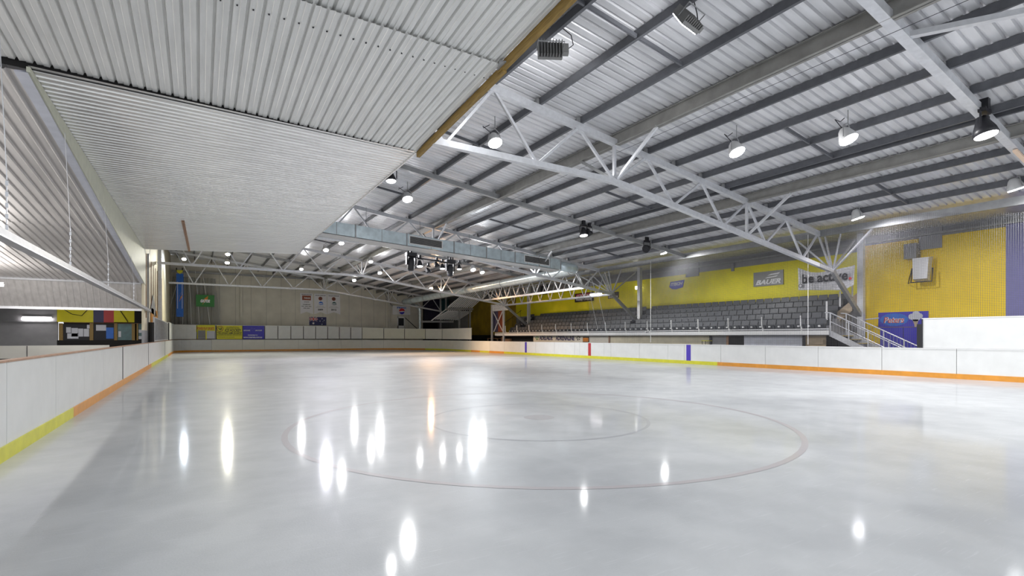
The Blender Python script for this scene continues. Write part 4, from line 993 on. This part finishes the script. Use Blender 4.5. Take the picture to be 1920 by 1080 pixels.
for cx_, cy_, r_ in ((-.25,-.26,.15),(.25,-.36,.07),(.13,.02,.07),(.25,.32,.07),(.37,.12,.07),(.30,-.06,.045)): poly(q, p+n3, star(r_, 7 if r_ > .05 else 5, .5, cx_*wd, cy_*ht), 'far')
q.build('star', M['signwhite'], t)
MB().tube([p+Vector((-wd/2,0,-ht/2)), p+Vector((-wd/2,0,ht/2))], .03, 6).build('hem', M['white'], t)
# cola sign
t, p, wd, ht = fsign(736,769.5,573.5,590,FW-.06,'signwhite','light_box_sign','white cola sign box with red, white and blue ball on the end wall')
text('PEPSI', p+nf+Vector((0,0,ht*.28)), wd*.5, ht*.2, 'far', M['bluebanner'], t, bold=.03)
q = MB(); poly(q, p+nf+Vector((.05,0,-ht*.12)), circ(ht*.34,0,0,14,0,math.pi), 'far'); q.build('ball_top', M['redp'], t)
q = MB(); poly(q, p+nf+Vector((.05,0,-ht*.16)), circ(ht*.30,0,0,14,math.pi,2*math.pi), 'far'); q.build('ball_bottom', M['bluep'], t)
q = MB(); poly(q, p+nf*1.3+Vector((.05,0,-ht*.14)), [(-ht*.34,-.03),(0,.06),(ht*.34,.05),(ht*.34,-.03),(0,-.06),(-ht*.30,-.08)], 'far'); q.build('ball_band', M['signwhite'], t)
t, p, wd, ht = fsign(745,759,594,617,FW-.06,None,'booth_window','white framed window booth below the cola sign','window')
q = MB(); plate(q, p+Vector((-wd*.44,0,0)), .14, ht, 'far', .1); plate(q, p+Vector((wd*.44,0,0)), .14, ht, 'far', .1); plate(q, p+Vector((0,0,ht*.45)), wd, .18, 'far', .1); plate(q, p+Vector((0,0,-ht*.35)), wd, .4, 'far', .1); q.build('frame', M['white'], t)
plate(MB(), p+Vector((0,.03,ht*.08)), wd*.8, ht*.7, 'far', .03).build('pane', M['gap'], t)
a, c = at(760,596,Y=FW-.05), at(784,618,Y=FW-.05); tag(MB().tube([a,c], .04, 6).build('stay_bar', M['ink']), 'thin dark bar slanting from the window booth to the round pipe', 'bar')
a, c = at(723,560,Y=FW-.05), at(736,574,Y=FW-.05); tag(MB().tube([a,c], .05, 6).build('stay_bar', M['steel_m']), 'grey stay above the cola sign', 'bar')
for x, Y, lb in ((452.5,FW-.3,'first'),(730,FW-.3,'second')):
    p = at(x,560,Y=Y); tag(MB().box((p.x-.1,FW-.18,0),(p.x+.1,FW-.01,9.3)).build('wall_stud', M['beige']), 'slim beige column on the end wall, %s from the curtain' % lb, 'column')

# ---------------------------------------------------------------- left side: kiosk, low wall, fence, padding
YK = 41.0
def lp(x, y, Y=YK): return at(x, y, Y=Y)
struct(MB().box((-22,YK+.1,0),(lp(108,600).x,YK+.2,4.6)).build('wall_end_left', M['greywall']))
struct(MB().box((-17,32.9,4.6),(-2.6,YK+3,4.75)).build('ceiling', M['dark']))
struct(MB().box((-17.2,-4,0),(-17,YK,7)).build('wall_left_outer', M['greywall']))
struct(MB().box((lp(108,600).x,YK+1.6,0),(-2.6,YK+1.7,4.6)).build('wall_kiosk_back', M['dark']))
t = thing('kiosk', 'yellow topped kiosk with dark windows behind the left boards', 'kiosk', (-4.5, YK, 0))
def kb(x0, x1, y0, y1, mm, nm, dy=0, th=.06, par=None):
    a, c = lp(x0,y0,YK+dy), lp(x1,y1,YK+dy); return MB().box((a.x,YK+dy,c.z),(c.x,YK+dy+th,a.z)).build(nm, M[mm], par or t)
kb(107,281,638,700,'dark','counter'); 
kb(107,175,578,604.5,'yellow','fascia_panel'); kb(175,194.5,578,604.5,'navy','fascia_panel')['label'] = 'navy fascia panel'
kb(194.5,213.5,578,604.5,'redp','fascia_panel')['label'] = 'red fascia panel'; kb(213.5,252,578,604.5,'yellow','fascia_panel'); kb(252,281,574,607,'dark','fascia_panel')['label'] = 'black fascia panel'
kb(107,281,604.5,607,'cap','head_rail',-.03)
for x0, x1 in ((110,118),(168,175),(214,220),(247,253),(256,259),(268,279)): kb(x0,x1,606,638,'wood','window_post',-.02)
kb(118,168,607,638,'gap','window',.05); kb(175,214,607,638,'gap','window',.05); kb(220,247,607,638,'teal','window',.05); kb(259,268,607,636,'teal','window',.05)
for x0, x1, y0, y1, mm in ((124,133,613.5,624,'paper'),(134,146,615,631,'paper'),(146.5,156,616,631,'paper'),(157,167,616.5,631,'paper'),(126,147,625,635,'paper'),(163,168,609,616,'paper'),(180,199,609,620,'paper'),(199,213,614,635,'bluebanner'),(222,227,621,632,'paper'),(260,267,618,624,'paper'),(260,268,630,636,'paper')):
    o = kb(x0,x1,y0,y1,mm,'notice',.03,.01)
for (pts_) in (((118,579),(135,589),(153,592),(166,579)),): tag(MB().tube([lp(x,y,YK-.06) for x, y in pts_], .02, 5).build('cable', M['ink']), 'black cable looping over the left yellow kiosk fascia', 'cable')
tag(MB().tube([lp(223,579,YK-.06), lp(240,604,YK-.06)], .02, 5).build('cable', M['ink']), 'black cable slanting over the right yellow kiosk fascia', 'cable')
# fluorescent fitting
a, c = lp(41,597), lp(97,597); t = thing('fluorescent_lamp', 'lit fluorescent tube on the grey wall left of the kiosk', 'lamp', ((a.x+c.x)/2,YK,a.z))
MB().box((a.x,YK,a.z+.03),(c.x,YK+.09,a.z+.13)).build('housing', M['white'], t); MB().tube([(a.x,YK-.04,a.z-.02),(c.x,YK-.04,a.z-.02)], .07, 10).build('tube', M['tube'], t)
tag(MB().box((lp(-200,600).x,YK+.02,lp(0,603).z),(lp(106,600).x,YK+.09,lp(0,601.0).z)).build('wall_rail', M['steel_m']), 'thin grey rail on the wall left of the kiosk', 'rail')
tag(MB().box((-10,38.2,.35),(lp(205,600,38.2).x,38.3,1.06)).build('low_wall', M['board3']), 'low off white wall behind the left boards', 'low wall')
tag(MB().box((-10,38.3,-.02),(lp(205,600,38.2).x,38.4,.35)).build('low_wall_shadow', M['dark']), 'black strip for the shadow below the low off white wall', 'low wall')  # black strip stands for the shadow under the low wall
x_ = lp(50,600,38.2).x; tag(MB().box((x_,38.18,.36),(x_+.03,38.2,1.05)).build('wall_joint', M['gap']), 'dark joint in the low off white wall', 'wall joint')
p = at(283.5,622,X=-2.25)
tag(MB().tube([(-2.25,p.y,1.25),(-2.25,p.y,2.35)], .14, 14).build('padded_post', M['dark']), 'black padded roll standing on the left boards', 'padding')
t = thing('bar_fence', 'grey fence of upright bars above the far left boards', 'fence', (-2.2, 42, 1.25))
for Y in (35.0, 57.6): MB().box((-2.24,Y-.05,1.25),(-2.16,Y+.05,2.7)).build('post', M['steel'], t)
for z in (1.33, 2.66): MB().beam((-2.2,35,z),(-2.2,57.6,z), .05,.05).build('rail', M['steel'], t)
q = MB()
for i in range(1, 31): q.tube([(-2.2,35+i*.73,1.33),(-2.2,35+i*.73,2.66)], .035, 6, False)
q.build('bar', M['steel_m'], t)
for i, (Y, mm, lb) in enumerate(((36.5,'greywall','dark grey triangular flap on the left wall'),)):
    q = MB(); q.hexa([(-2.47,Y,3.0),(-2.45,Y,3.0),(-2.45,Y+5,2.9),(-2.47,Y+5,2.9),(-2.47,Y,3.05),(-2.45,Y,3.05),(-2.45,Y+2,4.2),(-2.47,Y+2,4.2)]); tag(q.build('wall_flap', M[mm]), lb, 'panel')
for Y, lb in ((37,'first orange panel low on the left wall'),(40.2,'second orange panel low on the left wall')):
    tag(MB().box((-2.49,Y,2.4),(-2.45,Y+2.0,3.3)).build('orange_panel', M['kick_o']), lb, 'panel')

# ---------------------------------------------------------------- lamps
def light(p, power, col=(1,1,1), parent=None, spot=False, size=.15, aim=None):
    ld = bpy.data.lights.new('lamp_light', 'SPOT' if spot else 'POINT'); ld.energy = power*LAMP; ld.color = col; ld.shadow_soft_size = size
    if spot: ld.spot_size = math.radians(165); ld.spot_blend = .6
    o = bpy.data.objects.new('lamp_light', ld); C.objects.link(o)
    if parent: o.parent = parent; o.location = Vector(p)-parent_loc(parent)
    else: o.location = p
    return o
def bell(p, lab, aim=(0,-.45,-1), lens='lens', r=.26, power=500, col=(1,1,1), cable=True):
    """high bay flood: yoke, bell housing, glass"""
    p = Vector(p); d = Vector(aim).normalized(); t = thing('flood_lamp', lab, 'ceiling lamp', p)
    MB().tube([p-d*.32, p-d*.25, p-d*.12, p+d*.02, p+d*.05], [.08,.14,.19,r,r], 20).build('bell_housing', M['lampwhite'], t, smooth=True)
    MB().tube([p+d*.051, p+d*.075], [r*.94,r*.86], 20).build('lens', M[lens], t)
    side = d.cross(Vector((0,0,1))).normalized() if abs(d.z) < .99 else Vector((1,0,0))
    topz = Vector((0,0,.42))
    MB().tube([p+side*(r+.02), p+side*(r*.7)-d*.1+topz*.6, p+topz, p-side*(r*.7)-d*.1+topz*.6, p-side*(r+.02)], .014, 6).build('yoke', M['steel_m'], t)
    zt2 = zroof(p.x)+.12
    if zt2-p.z > .5: MB().tube([p+topz-Vector((0,0,.03)), (p.x,p.y,zt2+.2)], .014, 6).build('hanger_rod', M['steel_m'], t)
    if cable: MB().tube([p-d*.3, p-d*.4+side*.35+Vector((0,0,.12)), p+side*.42+Vector((0,0,.35)), p+side*.2+Vector((0,0,.5))], .012, 6).build('cable', M['ink'], t)
    light(p+d*.22, power, col, t, True).rotation_euler = d.to_track_quat('-Z','Y').to_euler()
    return t
bells = [(928,266,.50,'white bell floodlight behind the nearest truss, left part'), (1381,283,.45,'white bell floodlight right of the nearest truss, the left of two'),
         (1590,259,.45,'white bell floodlight near the right, trailing a looped cable'), (764,372,.45,'white bell floodlight hanging near the corner of the hanging ceiling')]
for x, y, dr, lb in bells: bell(atroof(x,y,dr), lb, power=350, r=.24)
for X, Y in ((8.45, 3.6), (15.8, 1.2)):  # added lamps out of view, brightening the near ice
    if X > 5: bell((X,Y,zroof(X)-.45), 'added unseen white bell floodlight above the near end of the ice, %s the heavy beam' % ('left of' if X < 11 else 'right of'), (0,.1,-1), 'lens_s', .24, 420)
def led(p, lab, yaw, lit, tilt):
    """ribbed cast floodlight with fins, driver box, bracket and cable"""
    p = Vector(p); t = thing('led_floodlight', lab, 'ceiling lamp', p)
    R = Matrix.Rotation(yaw,4,'Z') @ Matrix.Rotation(math.radians(tilt),4,'X')
    def B(a, c):
        q = MB(); q.box(a, c); q.v = [R @ v+p for v in q.v]; return q
    B((-.28,-.20,-.05),(.28,.20,.03)).build('housing', M['lampgrey'], t)
    q = MB()
    for i in range(9): q.box((-.27+i*.0675-.009,-.19,.03),(-.27+i*.0675+.009,.19,.14))
    q.v = [R @ v+p for v in q.v]; q.build('cooling_fin', M['lampgrey'], t)
    B((-.26,-.18,-.065),(.26,.18,-.05)).build('lens', M['lens'] if lit else M['lens_s'], t)
    B((.28,-.12,-.02),(.42,.12,.10)).build('driver_box', M['lampgrey'], t)
    q = MB(); q.tube([(-.30,0,0),(-.30,0,.28),(.30,0,.28),(.30,0,0)], .014, 6); q.v = [R @ v+p for v in q.v]; q.build('bracket', M['steel_m'], t)
    q = MB(); q.tube([(.42,.0,.05),(.55,.05,.18),(.50,.05,.40),(.3,.0,.52)], .012, 6); q.v = [Matrix.Rotation(yaw,4,'Z') @ v+p for v in q.v]; q.build('cable', M['ink'], t)
    o = light(p+(R @ Vector((0,0,-.25))), 25, (1,1,1), t, True); o.rotation_euler = R.to_euler()
led(atroof(1287,40,.30), 'ribbed grey floodlight lit beside the second purlin, top middle', .15, True, 58)
led(atroof(1031,95,.34), 'ribbed grey floodlight seen from behind, close to the timber edge', -.5, False, 78)
bright = [(1245,473,22.6,'lens','bright lamp at the right end of the grey rafter',430,(1,1,1)), (1608,407,22.6,'lens','bright lamp above the net over the fabric banner',430,(.95,.93,1)), (1905,352,22.6,'lens','very bright lamp at the right edge of the picture',260,(1,1,.97))]
for x, y, X, ln, lb, pw, cl in bright: bell(at(x,y,X=X), lb, (.22,-.2,-1), ln, .24, pw, cl, False)
far_ = [(611,468,.8,'lens','bright violet white lamp below the duct, left',800,(.92,.9,1)), (887,505,1.0,'lens','bright blue white lamp right of the stage lamps',800,(.9,.95,1)),
        (345,485,1.1,'lens','bluish lamp in the far left corner below the ceiling',220,(.8,.9,1)), (426,492,1.0,'lens_y','yellowish bright lamp over the left of the far end',800,(1,.95,.75)),
        (808,540,1.0,'lens_w','orange bright lamp at the far right corner',900,(1,.58,.28)),
        (640,455,.5,'lens_s','small lamp just right of the violet white one',150,(1,1,1)), (565,504,.5,'lens_s','small lamp at the end of the hanging ceiling',250,(1,1,1)),
        (712,511,.6,'lens','small white lamp above the middle of the third truss',450,(1,1,1)), (664,525,1.2,'lens_s','small lamp under the bend of the third truss',250,(1,1,1)),
        (695,490,.4,'lens_s','faint small lamp between rafters left of the stage lamps',100,(1,1,1)), (904,510,.5,'lens_s','small lamp close right of the blue white lamp',200,(1,1,1)),
        (427,476,.5,'lens_y','small pale lamp above the yellowish one',150,(1,1,.9))]
for x, y, dr, ln, lb, pw, cl in far_: bell(atroof(x,y,dr), lb, (0,-.6,-1), ln, .26 if pw > 900 else .18, pw, cl, False)
for X, Y in ((-6.5, 12.0), (-6.5, 20.0), (-7.5, 28.5), (-6.0, 37.0)):  # added hidden lamps that brighten the left annex
    z = (6.38-(Y-8.5)*.0803-1.1) if Y < 33 else 3.4
    t = thing('fluorescent_lamp', 'added hidden fluorescent fill lamp under the low left ceiling', 'lamp', (X,Y,z), 'added fill lamps of the left annex')
    MB().box((X-.7,Y-.06,z+.03),(X+.7,Y+.06,z+.12)).build('housing', M['white'], t)
    MB().tube([(X-.68,Y,z-.02),(X+.68,Y,z-.02)], .03, 8).build('tube', M['tube'], t)
    for d in (-.5,.5): MB().tube([(X+d,Y,z+.1),(X+d,Y,z+1.2)], .008, 5).build('hanger_rod', M['steel'], t)
    light((X,Y,z-.25), 230 if Y < 33 else 45, (1,.96,.92), t, False, .3)
# stage par cans
def par(p, lab, lit=True, sc=1.0, aim=(0,-.15,-1), body='black'):
    p = Vector(p); d = Vector(aim).normalized(); t = thing('stage_lamp', lab, 'stage lamp', p)
    MB().tube([p-d*.22*sc, p-d*.12*sc, p, p+d*.10*sc], [.07*sc,.10*sc,.15*sc,.17*sc], 16).build('can', M[body], t, smooth=True)
    MB().tube([p+d*.101*sc, p+d*.12*sc], [.155*sc,.14*sc], 16).build('lens', M['lens_s'] if lit else M['gap'], t)
    MB().tube([p+Vector((.19*sc,0,0)), p+Vector((.19*sc,0,.25*sc)), p+Vector((0,0,.34*sc)), p+Vector((-.19*sc,0,.25*sc)), p+Vector((-.19*sc,0,0))], .016*sc, 6).build('yoke', M['black'], t)
    MB().box(p+Vector((-.06*sc,-.06*sc,.32*sc)), p+Vector((.06*sc,.06*sc,.50*sc))).build('clamp', M['black'], t)
    MB().box(p+Vector((-.14*sc,-.05*sc,.27*sc)), p+Vector((.14*sc,.05*sc,.34*sc))).build('base_box', M['black'], t)
    if lit: light(p+d*.3, 60, (1,1,1), t, True, .1).rotation_euler = d.to_track_quat('-Z','Y').to_euler()
par(atroof(1846,243,.55), 'large black stage lamp clamped on the near rafter at the right', True, 1.5, (0,-.2,-1))
par(atroof(733,334,.50), 'black stage lamp at the edge of the lower hanging ceiling', True, 1.25)
par(atroof(1094,437,.50), 'lit black stage lamp hanging from the middle of the grey rafter', True, 1.25)
par(atroof(1105,437,.45), 'unlit black stage lamp right beside the lit one on the grey rafter', False, 1.0, (.5,-.4,-1))
par(atroof(1213,466,.30), 'unlit black stage lamp left of the bright lamp on the grey rafter', False, 1.3, (-1,-.2,-.3))
# rig under the duct
YR = 27.6
a, c = at(766,481,Y=YR), at(849,494,Y=YR)
t = thing('lamp_bar', 'black pipe bar hung below the duct carrying stage lamps', 'lighting bar', (a+c)/2)
MB().tube([a,c], .04, 8).build('bar', M['black'], t)
for p in (a,c): MB().tube([p, p+Vector((0,0,.55))], .045, 8).build('drop_arm', M['black'], t)
def pr(x, y): return at(x, y, Y=YR)
def moving(p, lab, sc=1.0):
    p = Vector(p); t = thing('moving_head_lamp', lab, 'stage lamp', p)
    MB().box(p+Vector((-.26,-.16,.28))*sc, p+Vector((.26,.16,.45))*sc).build('base_box', M['black'], t)
    for s in (-1,1): MB().box(p+Vector((s*.22-.03,-.08,-.15))*sc, p+Vector((s*.22+.03,.08,.30))*sc).build('arm', M['black'], t)
    MB().tube([p+Vector((0,0,.2))*sc, p+Vector((0,0,.05))*sc, p+Vector((0,0,-.35))*sc, p+Vector((0,0,-.45))*sc], [.12*sc,.17*sc,.17*sc,.12*sc], 16).build('head', M['black'], t, smooth=True)
    MB().box(p+Vector((-.05,-.05,.44))*sc, p+Vector((.05,.05,.60))*sc).build('clamp', M['black'], t)
moving(pr(770.5,491)-Vector((0,0,.0)), 'tall black moving head lamp at the left end of the lamp bar', 1.15)
moving(pr(844,503), 'broad black moving head lamp at the right end of the lamp bar', 1.1)
par(pr(787,496), 'lit stage lamp second from the left on the lamp bar', True, 1.1)
par(pr(819,497), 'unlit small stage lamp at the middle of the lamp bar', False, .9, (.3,-.3,-1))
par(pr(829.5,501), 'dim stage lamp just left of the broad moving head', True, .95)
par(pr(861,502), 'small stage lamp alone right of the lamp bar', True, .9)
par(pr(803,508), 'unlit stage lamp hanging lowest below the lamp bar', False, .9, (.4,-.2,-1))

# cable tray under near right roof (strip lights near right edge)
a = at(1878,268,X=20.6); c = at(1925,318,X=20.9)
tag(MB().beam(Vector((19.2,4.45,zroof(19.2)-.16)), Vector((22.6,4.45,zroof(22.6)-.16)), .10,.06).build('strip_lamp', mat('warm_strip_cover', (.8,.6,.45), .5)), 'pale pink strip fitting under the near rafter at the right edge', 'strip fitting')
